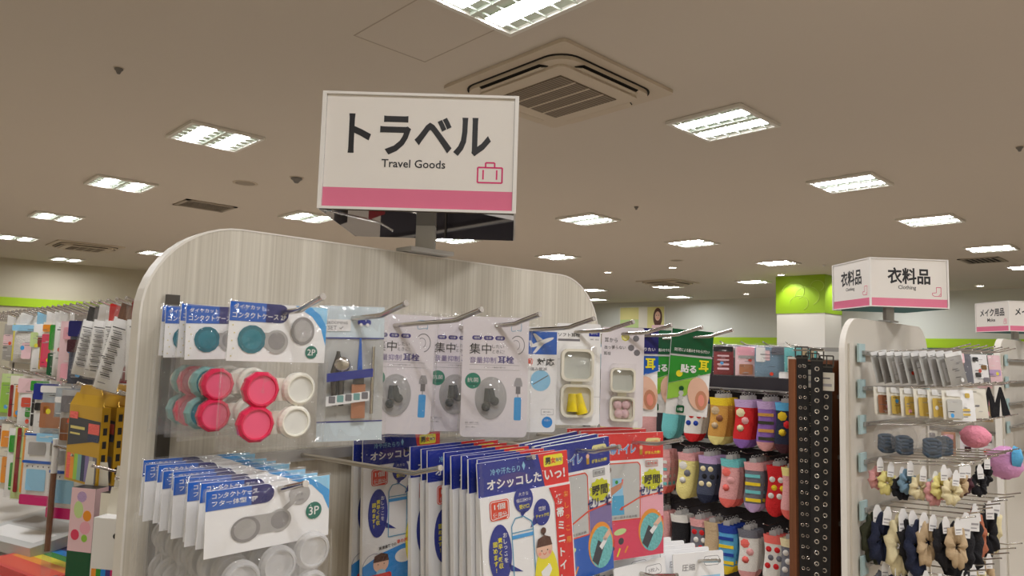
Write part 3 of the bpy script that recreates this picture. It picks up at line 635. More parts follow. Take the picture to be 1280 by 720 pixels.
# ear plug packs
def make_earplug():
    t = thing('earplug_pack', '', 'ear plug pack'); hw = .046; zt, zb = .012, -.152; y = -.0008
    c = MB(); c.ext(rrect(-hw, zb, hw, zt, .006), -.0006, .0006, 'lilac_paper')
    for k, x in enumerate((-.0265, -.0105, .0055)): c.poly(rrect(x - .0068, -.02, x + .0068, -.0142, .0028), y, 'purple')
    c.rect(-.036, -.0543, .034, -.0538, y, 'ink_lightgrey'); c.rect(-.036, -.061, .034, -.0605, y, 'ink_lightgrey')
    c.disc(-.0305, -.076, .0108, y, 'badge_green2'); c.rect(-.04, -.135, -.02, -.1347, y, 'ink_lightgrey')
    c.ring(.03, -.026, .0095, .0105, y, 'ink_grey', rz=1.25, a0=-1.4, a1=2.4); c.ring(.028, -.026, .005, .0056, y, 'ink_grey', rz=1.25, a0=-1.2, a1=2.2)
    c.poly(rrect(.021, -.001 - .006, .035, .006, .002), y, 'lilac_paper'); c.line(rrect(.021, -.007, .035, .005, .002) + [(.035, -.005)], .0006, y - .0001, 'sky_line')
    # drawing of a plug with blue stem
    c.poly([(.027, -.083), (.0385, -.083), (.0385, -.078), (.036, -.071), (.0295, -.071), (.027, -.078)], y, 'ink_lightgrey'); c.rect(.0295, -.093, .036, -.083, y, 'ink_grey'); c.poly(rrect(.0275, -.129, .0375, -.0975, .002), y, 'sky'); c.rect(.032, -.0975, .033, -.093, y, 'ink_grey')
    card = c.build('card', t)
    l = MB(); Y = y - .0003
    for k, (x, s) in enumerate(((-.0265, '睡眠'), (-.0105, '仕事'), (.0055, '読書'))): l.text(s, x, -.0171, .008, Y, 'white', h=.0032)
    l.text('集中', -.0215, -.032, .03, Y, 'ink_black', h=.0145); l.text('したい', .003, -.0285, .0165, Y, 'ink_grey', h=.0048); l.text('ときに!', .0035, -.0355, .0165, Y, 'ink_grey', h=.0048)
    l.text('音量抑制', -.0175, -.0475, .0365, Y, 'purple_pale', h=.0085); l.text('耳栓', .0145, -.0465, .0225, Y, 'purple', h=.0105, bold=.02)
    l.text('イヤピース着脱が選べる', -.001, -.0573, .03, Y, 'ink_grey', h=.0022); l.text('抗菌', -.0305, -.0748, .0155, Y, 'white', h=.006); l.text('抗菌剤使用', -.0305, -.0808, .011, Y, 'ink_black', h=.0018)
    l.text('耳栓・収納ケース付', -.0305, -.1325, .018, Y, 'ink_grey', h=.0022); l.text('耳せん 2個入', -.032, -.1385, .013, Y, 'ink_grey', h=.002); l.build('lettering', card)
    m = MB(); m.lathe([(.0225, 0), (.021, -.003), (.0195, -.0035), (.019, -.006), (.015, -.0105), (.007, -.0125), (.0005, -.013)], -.005, -.099, 'grey_blister', 28, True, rz=1.3); m.build('oval_case', t)
    for q in (-1, 1):
        p = MB(); p.lathe([(.004, -.001), (.006, -.003), (.006, -.006), (.003, -.008), (.0005, -.008)], -.006 + .006 * q, -.107 + .004 * q, 'ear_foam', 12); p.tube([(-.006 + .004 * q, -.004, -.104), (-.008 + .002 * q, -.004, -.086)], [.005, .004], 'ear_foam', 8); p.build('ear_plug', t)
    MB().pillow(-hw - .003, hw + .004, zb - .003, zt + .006, .008, 'film', y=-.003, nx=10, nz=14, wob=.22, seed=11, back=False).build('bag', t); seam(t, -hw - .004, hw + .005, zb - .004, zt + .006)
    return t
e0 = make_earplug(); G = 'ear plug packs for concentration'
spots = [(HX[3], .722, -34, 'lilac ear plug pack with oval grey case, frontmost of the upper row'), (HX[3], .800, -30, 'lilac ear plug pack directly behind the frontmost one of the middle upper hook'),
         (HX[3], .822, -28, 'lilac ear plug pack third on the middle upper hook, mostly hidden'), (HX[3], .834, -28, 'lilac ear plug pack fourth on the middle upper hook, only an edge showing'), (HX[3], .85, -26, 'lilac ear plug pack rearmost on the middle upper hook'),
         (HX[2] + .009, .815, -30, 'lilac ear plug pack hanging alone beside the grooming pouch')]
for k, (x, y, rz, lb) in enumerate(spots):
    loc = (x, y, ZR1 + .008); rot = (0, [0, .01, .02, 0, .02, .015][k], rad(rz))
    if k == 0: e0.location = loc; e0.rotation_euler = rot; e0['label'] = lb; e0['group'] = G
    else: dup(e0, lb, loc, rot, G)
# airplane ear plugs
t = thing('airplane_earplug_pack', 'ear plug pack with a blue airplane picture at its top', 'ear plug pack', (HX[4], .765, ZR1 + .004), (0, 0, rad(-30))); hw = .043; y = -.0008
c = MB(); c.ext(rrect(-hw, -.152, hw, .008, .005), -.0006, .0006, 'paper'); c.rect(-.004, -.034, hw, .001, y, 'blue_print'); D = .024
for pts in (ell(.019, -.0155, .0205, .0034, 16, .38), [(.026, -.0135), (.014, -.0185), (.004, -.0325), (.009, -.032)], [(.02, -.011), (.011, -.0145), (.004, -.0025), (.0075, -.002)], [(.001, -.0235), (.0065, -.021), (.0015, -.013), (-.002, -.0135)]): c.poly(pts, y - .0002, 'white')
c.disc(.018, -.074, .016, y, 'sky_pale'); c.line([(.006, -.08), (.03, -.066)], .0014, y - .0002, 'ink_grey'); c.disc(.03, -.137, .0085, y, 'bright_blue'); c.poly(rrect(.02, -.126, .04, -.117, .001), y, 'ink_lightgrey'); c.poly(rrect(.0205, -.1255, .0395, -.1175, .001), y - .0001, 'paper'); cd = c.build('card', t)
l = MB(); l.text('移動', -.004, -.0455, .02, y - .0003, 'red_orange', h=.0105, bold=.03); l.text('対応', .0255, -.0455, .028, y - .0003, 'ink_black', h=.0115, bold=.02); l.text('耳の痛み軽減', .008, -.0565, .04, y - .0003, 'ink_grey', h=.0055); l.text('繰り返し', .03, -.1215, .013, y - .0003, 'ink_grey', h=.0025); l.text('水洗い', .03, -.134, .01, y - .0003, 'white', h=.003); l.build('lettering', cd)
m = MB(); m.pillow(-.04, -.01, -.142, -.09, .01, 'grey_blister', back=False); m.build('blister', t)
m = MB(); m.tube([(-.026, -.003, -.13), (-.025, -.003, -.1)], [.005, .003], 'case_grey'); m.build('ear_plug', t)
MB().pillow(-hw - .003, hw + .003, -.155, .02, .006, 'film', y=-.003, wob=.1, seed=13, back=False).build('bag', t)
# cases of foam plugs
def plug_case(t, x, z, s, m='cream_case', lidz=.047):
    for k, zz in enumerate((z, z + lidz * s)):
        b = MB(); o = rrect(x - .022 * s, zz - .0215 * s, x + .022 * s, zz + .0215 * s, .009 * s); i_ = rrect(x - .0185 * s, zz - .018 * s, x + .0185 * s, zz + .018 * s, .007 * s); n = len(o)
        vs = [(p, -.001, q) for p, q in o] + [(p, -.012, q) for p, q in o] + [(p, -.012, q) for p, q in i_] + [(p, -.002, q) for p, q in i_]
        fs = []
        for j in range(n):
            q = (j + 1) % n
            fs += [(j, q, n + q, n + j), (n + j, n + q, 2 * n + q, 2 * n + j), (2 * n + j, 2 * n + q, 3 * n + q, 3 * n + j)]
        b.add(vs, fs, m); b.poly(i_, -.002, m if k == 0 else 'lens_clear'); b.build('case_base' if k == 0 else 'case_lid', t)
    MB().box(x - .008 * s, x + .008 * s, -.004, -.001, z + .0205 * s, z + (lidz - .0205) * s, m).build('hinge', t)
t = thing('foam_earplug_pack', 'ear plug pack with an open cream case holding yellow foam plugs', 'ear plug pack', (HX[5] + .004, .75, ZR1 + .009), (0, .0, rad(-36))); hw = .0365; y = -.0008
c = MB(); c.ext(rrect(-hw, -.15, hw, .012, .004), -.0006, .0006, 'paper'); c.rect(.017, -.008, .0345, .002, y, 'navy'); c.rect(-.034, -.0165, .002, -.013, y, 'ink_grey'); c.rect(-.034, -.046, -.02, -.0455, y, 'ink_lightgrey'); c.rect(.02, -.105, .036, -.1045, y, 'ink_lightgrey'); cd = c.build('card', t)
l = MB(); l.text('ソフト耳栓', -.016, -.0065, .036, y - .0003, 'ink_black', h=.006, bold=.01); l.text('静かに', .0257, -.003, .012, y - .0003, 'white', h=.004); l.text('睡眠・勉強', .026, -.013, .014, y - .0003, 'ink_grey', h=.0025); l.build('lettering', cd)
plug_case(t, -.003, -.111, 1.2)
for q in (-1, 1): m = MB(); m.tube([(-.002 + .008 * q, -.009, -.131 + (.0 if q > 0 else .003)), (-.006 + .004 * q, -.008, -.1)], [.0095, .0068], 'yellow_plug', 10); m.build('foam_plug', t)
MB().pillow(-.035, .031, -.143, -.024, .018, 'blister', back=False, power=.3).build('blister', t)
t = thing('flat_earplug_pack', 'ear plug pack with an open case of pale beige plugs', 'ear plug pack', (HX[6], .735, ZR1 + .009), (0, .01, rad(-44))); hw = .036
c = MB(); c.ext(rrect(-hw, -.157, hw, .01, .004), -.0006, .0006, 'lilac_paper')
for q, (u, v) in enumerate(((.022, -.008), (.014, -.024), (.024, -.032))): c.disc(u, v, .0055, y, 'ink_grey', n=8)
c.disc(.004, -.006, .007, y, 'yellow_lime', n=8); c.disc(.004, -.006, .0055, y - .0001, 'pale_yellow', n=8); c.rect(.014, -.156, .028, -.146, y, 'paper'); cd = c.build('card', t)
l = MB(); l.text('耳から', -.02, -.012, .022, y - .0003, 'ink_black', h=.0075); l.text('出っ張らない', -.013, -.024, .036, y - .0003, 'ink_black', h=.006); l.text('耳栓', -.026, -.0345, .012, y - .0003, 'ink_black', h=.0055); l.build('lettering', cd)
plug_case(t, .0, -.126, .95, 'cream_case', .05)
for u, v in ((-.007, -.120), (.007, -.119), (.005, -.134), (-.005, -.134)): m = MB(); m.lathe([(.007, -.003), (.0078, -.006), (.005, -.009), (.0005, -.01)], u, v, 'pink_pale', 10); m.build('ear_plug', t)
MB().pillow(-.024, .024, -.15, -.05, .015, 'blister', back=False, power=.3).build('blister', t)
# printed pouches for ears (blue and green)
def make_ear_pouch(dark, mid, light, line1, name):
    t = thing(name, '', 'ear care pouch'); hw = .039; y = -.0062
    b = MB(); b.pillow(-hw, hw, -.142, .016, .0045, 'paper', nx=6, nz=8, wob=.0); b.build('pouch', t)
    c = MB(); yy = -.0052
    c.ext([(-hw, -.03), (hw, -.03), (hw, .016), (-hw, .016)], -.0056, -.005, dark); c.ext([(-hw, -.034), (hw, -.034), (hw, -.031), (-hw, -.031)], -.0066, -.005, 'photo_grey')
    c.ext([(-hw, -.085), (hw, -.06), (hw, -.034), (-hw, -.034)], -.0056, -.005, mid); c.ext([(-hw, -.115), (-.004, -.105), (.012, -.07), (-hw, -.086)], -.0056, -.005, light)
    c.poly(ell(.018, -.1, .02, .03, 20, .2), -.006, 'skin'); c.poly(ell(.024, -.112, .011, .018, 16, .1), -.0063, 'skin_dark'); c.poly(ell(.024, -.112, .006, .011, 16, .1), -.0066, 'blush')
    for k in range(4): c.disc(-.014, -.093 - .0085 * k, .0048, -.006, 'photo_grey' if k else dark, n=10)
    c.poly(rrect(-.021, -.138, -.006, -.124, .003), -.006, dark); c.disc(-.02, -.066, .006, -.0061, 'yellow'); pr = c.build('print', t)
    l = MB(); l.text(line1, 0, -.022, .066, -.0072, 'white', h=.0065, bold=.01); l.text('貼る', -.004, -.056, .03, -.0072, 'white', h=.016, bold=.04); l.text('耳', .024, -.048, .018, -.0072, 'yellow', h=.02, bold=.04); l.text('せん', .02, -.068, .012, -.0072, 'white', h=.006); l.text('1組', -.0135, -.131, .009, -.0068, 'white', h=.006)
    l.build('lettering', pr); return t
gpk = make_ear_pouch('green_dark', 'green_mid', 'green_light', '飛行機による痛みをやわらげたい', 'green_ear_pouch'); G = 'green ear pouches at the end of the upper row'
for k, (yv, rz, ry, lb) in enumerate(((.722, -42, .07, 'green ear care pouch, frontmost at the right end of the upper row'), (.79, -44, -.01, 'green ear care pouch second from the front at the right end of the row'), (.825, -44, .0, 'green ear care pouch third from the front, beside the blue pouch'), (.85, -42, .01, 'green ear care pouch rearmost, almost hidden by the blue pouch'))):
    loc = (HX[8], yv, ZR1 + .006); rot = (0, ry, rad(rz))
    if k == 0: gpk.location = loc; gpk.rotation_euler = rot; gpk['label'] = lb; gpk['group'] = G
    else: dup(gpk, lb, loc, rot, G)
bpk = make_ear_pouch('navy_deep', 'blue_print', 'sky', '水から耳を守りたい', 'blue_ear_pouch'); bpk.location = (HX[7] - .008, .768, ZR1 + .006); bpk.rotation_euler = (0, 0, rad(-40)); bpk['label'] = 'navy blue ear care pouch left of the green ones, front of two'; bpk['group'] = 'blue ear pouches'
dup(bpk, 'navy blue ear care pouch, the one behind its twin', (HX[7] - .008, .795, ZR1 + .006), (0, .02, rad(-40)), 'blue ear pouches')

# portable mini toilet packs (blue header)
def make_mini():
    t = thing('mini_toilet_pack', '', 'portable toilet pack'); hw = .069; zt = .0135; y = -.0042
    c = MB(); c.ext([(-hw, -.028), (hw, -.028), (hw, zt), (-hw, zt)], -.0012, .0012, 'navy', 'paper'); c.poly([(.03, -.028), (hw, -.028), (hw, zt), (.022, zt)], -.0014, 'red')
    c.poly(rrect(.03, -.004, .061, .0105, .0025), -.0016, 'yellow'); c.poly(ell(-.018, -.012, .026, .008, 16), -.0014, 'purple'); hd = c.build('header_card', t)
    l = MB(); Y = -.0019; l.text('冷や汗たらり', -.029, .0005, .044, Y, 'sky_pale', h=.0078, bold=.01); l.text('オシッコした', -.016, -.0145, .082, Y, 'white', h=.0125, bold=.03); l.text('いっ!', .0465, -.0142, .033, Y, 'white', h=.0125, bold=.03)
    l.text('男', .0365, .0032, .009, Y, 'ink_black', bold=.04); l.text('女', .045, .0032, .008, Y, 'red', bold=.04); l.text('兼用', .054, .0032, .0095, Y, 'ink_grey', bold=.02); l.poly([(-.004, .003), (-.0015, -.003), (.001, .003), (-.0015, .008)], Y, 'sky_pale'); l.build('lettering', hd)
    b = MB(); b.ext([(-hw, -.2), (hw, -.2), (hw, -.0275), (-hw, -.0275)], -.0035, .0035, 'paper'); body = b.build('pouch', t)
    c = MB()
    c.poly([(.034, -.03), (.068, -.03), (.066, -.2), (.042, -.2), (.042, -.05)], y, 'red')
    c.poly(rrect(-.056, -.057, -.028, -.033, .004), y, 'red_orange'); c.line(rrect(-.0545, -.0555, -.0295, -.0345, .003) + [(-.0295, -.0525)], .0008, y - .0002, 'paper')
    c.poly(ell(-.044, -.097, .0165, .035, 26), y, 'navy'); c.poly([(-.033, -.11), (-.03, -.12), (-.012, -.124)], y, 'navy')
    c.poly(ell(-.006, -.038, .0145, .0165, 22), y, 'navy'); c.poly([(-.012, -.052), (-.003, -.053), (-.01, -.06)], y, 'navy'); c.poly(ell(.021, -.058, .013, .0165, 22), y, 'navy'); c.poly([(.008, -.062), (.014, -.07), (.002, -.074)], y, 'navy')
    c.line([(-.026, -.134), (-.026, -.068), (-.02, -.059), (-.008, -.058), (.004, -.066), (.006, -.074), (.006, -.134), (-.026, -.134)], .0013, y - .0001, 'sky_line'); c.rect(-.0255, -.0835, .0055, -.079, y - .0001, 'sky'); c.line([(-.026, -.076), (.006, -.076)], .0011, y - .0002, 'sky_line')
    c.poly([(-hw, -.2), (hw - .03, -.2), (.036, -.148), (.0, -.148), (-.035, -.155), (-hw, -.17)], y, 'bright_blue'); c.poly(ell(.002, -.165, .016, .01), y - .0002, 'white')
    pr = c.build('print', body)
    # smiling woman wrapped in yellow
    w = MB(); w.poly(ell(.023, -.145, .019, .045), y - .0004, 'yellow'); w.poly(ell(.021, -.104, .0125, .0115), y - .0006, 'skin'); w.poly([(.0085, -.1), (.0335, -.1), (.031, -.09), (.022, -.0865), (.012, -.09)], y - .0008, 'hair_brown'); w.disc(.021, -.081, .0042, y - .0008, 'hair_brown'); w.rect(.02, -.087, .0222, -.083, y - .0008, 'hair_brown')
    w.disc(.0165, -.105, .0009, y - .0009, 'ink_black', n=8); w.disc(.0255, -.105, .0009, y - .0009, 'ink_black', n=8); w.disc(.0135, -.1085, .0022, y - .0008, 'blush', n=10); w.disc(.029, -.1085, .0022, y - .0008, 'blush', n=10); w.ring(.021, -.1075, .0022, .0028, y - .0009, 'red', a0=PI, a1=2 * PI, n=8)
    w.poly([(.014, -.13), (.028, -.122), (.031, -.13), (.018, -.15)], y - .0008, 'paper'); w.poly(ell(.021, -.152, .008, .006), y - .0009, 'skin'); w.build('printed_woman', body)
    # driver child in a red car, low on the pack
    k = MB(); k.poly(ell(-.038, -.17, .013, .0125), y - .0004, 'skin'); k.poly([(-.0515, -.167), (-.0245, -.167), (-.027, -.158), (-.038, -.1545), (-.049, -.158)], y - .0006, 'hair_brown'); k.poly(rrect(-.06, -.199, -.02, -.184, .004), y - .0006, 'red'); k.disc(-.053, -.193, .004, y - .0008, 'yellow'); k.disc(-.043, -.1705, .0009, y - .0007, 'ink_black', n=8); k.disc(-.033, -.1705, .0009, y - .0007, 'ink_black', n=8); k.poly(ell(-.038, -.183, .008, .005), y - .0005, 'sky_pale'); k.ring(-.05, -.173, .0185, .019, y - .0003, 'navy_deep', a0=1.2, a1=3.6); k.build('printed_driver', body)
    l = MB(); Y = y - .0005
    l.text('1個', -.042, -.0405, .016, Y, 'white', h=.0075, bold=.012); l.text('使用分', -.042, -.0505, .02, Y, 'white', h=.0065, bold=.008)
    l.vtext('おしっこを', -.0365, -.072, .0068, .0074, Y, 'white', .01); l.vtext('素早く吸収', -.044, -.077, .0068, .0075, Y, 'yellow', .02); l.vtext('固めます!', -.0512, -.081, .0068, .0075, Y, 'yellow', .02)
    l.text('大きな', -.006, -.031, .015, Y, 'white', h=.0045); l.text('受け口', -.006, -.0465, .015, Y, 'yellow', h=.0055, bold=.02); l.text('幅広設計の', -.006, -.0385, .022, Y, 'white', h=.0045); l.text('密封', .021, -.0535, .011, Y, 'white', h=.0055, bold=.01); l.text('チャック付', .021, -.062, .021, Y, 'yellow', h=.0045, bold=.02)
    l.text('高速道路での', -.027, -.147, .03, Y, 'ink_black', h=.005, bold=.02, rot=.08); l.text('車の渋滞に', .004, -.1425, .03, Y, 'red_orange', h=.006, bold=.02, rot=.08)
    l.vtext('携帯ミニトイレ袋', .0495, -.038, .0125, .0165, Y, 'white', .03); l.vtext('おしっこ用', .0605, -.034, .0085, .0145, Y, 'orange', .02); l.build('lettering', body)
    MB().pillow(-hw - .001, hw + .001, -.203, zt + .001, .0025, 'film', y=-.0062, wob=.25, seed=21, back=False).build('film', t)
    return t
mp = make_mini(); G = 'blue-headed mini toilet packs on the lower middle hook'
for k, yv in enumerate((.642, .658, .672, .686, .703, .726, .75, .772, .793, .905, .925)):
    lb = 'white and blue mini toilet pack, %s on its hook' % (ORD[k] if k < 9 else ('first of the two at the back' if k == 9 else 'rearmost'))
    loc = (.643 + (.003 if k % 2 else -.002) - (.006 if k > 8 else 0), yv, ZR2 + .011); rot = (-.05 if k < 9 else -.02, -.07 if k == 0 else random.uniform(-.025, .01), rad(-10) if k == 0 else rad(-2 + 2 * (k % 3)))
    if k == 0: mp.location = loc; mp.rotation_euler = rot; mp['label'] = lb; mp['group'] = G
    else: dup(mp, lb, loc, rot, G)
# jelly toilet bags
def make_jelly(hd, body, pale, who, wcol):
    t = thing('jelly_toilet_pack', '', 'portable toilet pack'); hw = .069; zt = .0125; zb = -.19; y = -.0033
    b = MB(); b.ext([(-hw, zb), (hw, zb), (hw, zt), (-hw, zt)], -.003, .003, 'paper'); pouch = b.build('pouch', t)
    c = MB(); c.rect(-hw, -.031, hw, zt, y, hd); c.rect(-hw, zb, hw, -.128, y, body); c.rect(.02, -.128, hw, -.09, y, pale); c.rect(.02, zb, hw, -.128, y - .0001, body)
    c.line([(-.062, -.125), (-.062, -.036), (.013, -.036), (.018, -.041), (.018, -.128), (-hw, -.128)], .002, y - .0003, 'red_orange'); c.rect(-.061, -.126, .017, -.037, y - .0002, 'photo_grey')
    # picture: hand holding a bag of blue gel
    c.poly([(-.04, -.06), (-.02, -.06), (-.016, -.118), (-.042, -.118)], y - .0004, 'sky_pale'); c.poly([(-.04, -.088), (-.017, -.088), (-.0155, -.119), (-.0425, -.119)], y - .0005, 'gel_blue'); c.poly([(-.06, -.085), (-.045, -.075), (-.03, -.07), (-.02, -.066), (-.022, -.076), (-.04, -.086), (-.058, -.098)], y - .0006, 'skin_dark'); c.disc(-.032, -.066, .003, y - .0007, 'green_mid'); c.poly([(-.022, -.062), (-.018, -.062), (-.02, -.074)], y - .0007, 'coral_cloth'); c.poly(ell(-.052, -.046, .009, .007), y - .0005, 'hair_brown')
    c.line([(-.02, -.108), (.016, -.094), (hw, -.088)], .0024, y - .0006, 'red_orange'); c.poly([(-.026, -.111), (-.018, -.112), (-.02, -.105)], y - .0006, 'red_orange')
    # starburst
    st = []
    for k in range(24): a = 2 * PI * k / 24; r = 1.0 if k % 2 else .84; st.append((.044 + .024 * r * math.cos(a), -.066 + .0185 * r * math.sin(a)))
    c.poly(st, y - .0004, 'yellow_lime'); c.poly(rrect(.03, -.045, .057, -.034, .001), y - .0002, wcol); c.poly(rrect(.0306, -.0444, .0564, -.0346, .001), y - .0003, 'photo_grey')
    c.poly(ell(.042, -.148, .0275, .034), y - .0003, 'orange'); c.poly(ell(.043, -.152, .025, .031), y - .0004, 'aqua_cloth'); c.poly([(.022, -.168), (.036, -.14), (.05, -.15), (.034, -.178)], y - .0005, 'photo_dark'); c.poly([(.038, -.15), (.052, -.138), (.056, -.144), (.044, -.156)], y - .0006, 'paper'); c.poly([(.046, -.14), (.062, -.126), (.064, -.136), (.052, -.145)], y - .0006, 'skin')
    c.poly(rrect(-.055, -.17, -.035, -.156, .003), y - .0003, 'red'); c.disc(-.05, -.17, .0035, y - .0005, 'ink_black'); c.disc(-.039, -.171, .0035, y - .0005, 'ink_black'); c.disc(-.048, -.148, .004, y - .0005, 'ink_black'); c.poly(ell(-.024, -.146, .013, .005, 14, .15), y - .0003, 'green_pale'); c.disc(-.022, -.161, .0055, y - .0003, 'photo_dark'); c.line([(-.03, -.185), (-.024, -.172)], .003, y - .0003, 'yellow'); c.line([(-.014, -.18), (-.008, -.17)], .003, y - .0003, 'orange')
    c.disc(.02, -.012, .0035, y - .0004, 'skin'); c.rect(.017, -.024, .023, -.015, y - .0004, 'gold_box'); c.poly(rrect(.03, -.008, .062, .003, .005), y - .0003, 'pale_yellow')
    pr = c.build('print', pouch)
    l = MB(); Y = y - .0009
    l.text('携帯トイレ', -.026, -.013, .07, y - .0004, 'white', h=.019, bold=.07); l.text('携帯トイレ', -.026, -.013, .067, Y, 'bright_blue', h=.016, bold=.01); l.text('がまん大帝!', .045, -.021, .034, Y, 'yellow', h=.006, bold=.02); l.text('もしもの時に', .046, -.0025, .028, Y, hd, h=.0045); l.text(who, .0435, -.0395, .022, Y, wcol, h=.0055)
    l.text('瞬間', .044, -.0655, .034, Y, 'ink_black', h=.0155, bold=.02); l.text('ゼリー状', .042, -.084, .052, Y - .0002, 'navy_deep', h=.0165, bold=.035); l.text('ゼリー状に固まる吸水袋', -.022, -.123, .066, Y, 'ink_black', h=.0035); l.build('lettering', pouch)
    MB().pillow(-hw - .001, hw + .001, zb - .002, zt + .001, .0025, 'film', y=-.0055, wob=.25, seed=31, back=False).build('film', t)
    return t
jb = make_jelly('navy', 'blue_print', 'purple_pale', '男性用', 'ink_grey'); G = 'blue jelly toilet packs'
for k, yv in enumerate((.712, .733, .75, .77)):
    lb = ['blue-headed jelly toilet pack for men, frontmost', 'blue-headed jelly toilet pack second, showing only its top edge', 'blue-headed jelly toilet pack third from the front', 'blue-headed jelly toilet pack rearmost'][k]
    loc = (.822, yv, ZR2 + .011); rot = (-.02, -.06 - .02 * (k % 2), rad(-4 + 2 * k))
    if k == 0: jb.location = loc; jb.rotation_euler = rot; jb['label'] = lb; jb['group'] = G
    else: dup(jb, lb, loc, rot, G)
jr = make_jelly('red', 'pink_red', 'pink_soft', '女性用', 'red_orange'); G = 'red jelly toilet packs'
for k, yv in enumerate((.728, .755, .775)):
    lb = ['red-headed jelly toilet pack for women, frontmost', 'red-headed jelly toilet pack directly behind the frontmost red one', 'red-headed jelly toilet pack rearmost'][k]
    loc = (.978 - .012 * k, yv, ZR2 + .013 + .003 * k); rot = (-.02, .0, rad(-14))
    if k == 0: jr.location = loc; jr.rotation_euler = rot; jr['label'] = lb; jr['group'] = G
    else: dup(jr, lb, loc, rot, G)
# white card packs on the lowest visible hooks, leaning
def make_white_pack():
    t = thing('white_bag_pack', '', 'bag pack'); y = -.0012
    c = MB(); c.ext(rrect(-.06, -.15, .06, .02, .004), -.001, .001, 'paper'); c.poly(rrect(.012, -.004, .05, .012, .006), y, 'ink_grey'); c.poly(rrect(.0128, -.0032, .0492, .0112, .0055), y - .0001, 'paper'); c.rect(-.05, -.09, .05, -.02, y, 'sky_pale'); cd = c.build('card', t)
    l = MB(); l.text('5枚入', .031, .004, .026, y - .0003, 'ink_grey', h=.007); l.text('圧縮', -.025, -.004, .03, y - .0003, 'ink_grey', h=.011); l.build('lettering', cd)
    MB().pillow(-.062, .062, -.152, .022, .003, 'film_soft', y=-.003, wob=.2, seed=41, back=False).build('bag', t); return t
wp = make_white_pack(); G = 'white bag packs at the bottom of the travel display'
for k in range(9):
    yv = .69 + .027 * k; lb = 'white bag pack leaning on the lowest right hook, %s' % (ORD[k] if k < 8 else 'rearmost')
    loc = (1.13, yv, ZR3 + .008); rot = (-.12, .05, rad(-14 + 2 * (k % 3)))
    if k == 0: wp.location = loc; wp.rotation_euler = rot; wp['label'] = lb; wp['group'] = G
    else: dup(wp, lb, loc, rot, G)
for k in range(4):
    dup(wp, 'white bag pack beside the blue photo pouch on the lowest row, %s' % ORD[k], (1.0, .72 + .03 * k, ZR3 + .006), (-.15, -.02, rad(-8)), 'white bag packs under the red packs')
t = thing('blue_photo_pouch', 'grey-blue pouch with a dark photo below the jelly packs', 'pouch', (.80, .70, ZR3 + .016), (-.1, -.02, rad(-10)))
MB().pillow(-.07, .07, -.16, .022, .008, 'slate_cloth', wob=.02).build('pouch', t); c = MB(); c.poly(ell(.03, -.004, .03, .014), -.009, 'photo_dark'); c.poly(ell(.028, -.006, .012, .007), -.0094, 'skin'); c.poly([(-.06, -.02), (-.01, .002), (.0, -.02)], -.009, 'sky'); c.build('print', t)

# ------------------------------------------------------------------ stationery gondola running away behind the travel end display (faces -x)
def make_side_gondola(label, x, y0, y1, ztop, rows, shelf_z, back='shelf_white'):
    t = thing('aisle_gondola', label, 'display stand', (x, y0, 0), (0, 0, -PI / 2)); L = y1 - y0
    MB().box(-L, 0, 0, .04, .1, ztop, back).build('back_panel', t); MB().box(-L, 0, -.36, .04, 0, .1, 'shelf_white').build('base_deck', t)
    for z in rows: MB().box(-L, -.02, -.022, -.0005, z - .01, z + .006, 'metal_grey').build('hook_rail', t)
    for z in shelf_z: MB().box(-L, 0, -.36, -.001, z - .02, z, 'shelf_white').build('shelf', t)
    n = int(L / .9)
    for k in range(n + 1): MB().box(-.02 - .9 * k, -.002 - .9 * k, -.03, -.023, .1, ztop, 'steel_dark').build('upright', t)
    return t
def side_hook(t, y0, Y, z, **kw): return add_hook(t, -(Y - y0), z, **kw)
LX, LY0 = .74, 1.08
R1, R2, R3 = EYE + .05, EYE - .128, EYE - .285
lg = make_side_gondola('long stationery aisle rack behind the left edge of the travel display', LX, LY0, 5.0, EYE + .045, [R1, R2, R3], [EYE - .62])
hk = dict(L=.325, rise=.012, tip=.018, bend=.05)
for k in range(30): side_hook(lg, LY0, 1.42 + .064 * k + (.02 if k > 20 else 0) * (k - 20), R1, **hk)
for k in range(10): side_hook(lg, LY0, 1.48 + .16 * k, R2, **hk)
for k in range(8): side_hook(lg, LY0, 1.46 + .17 * k, R3, **hk)
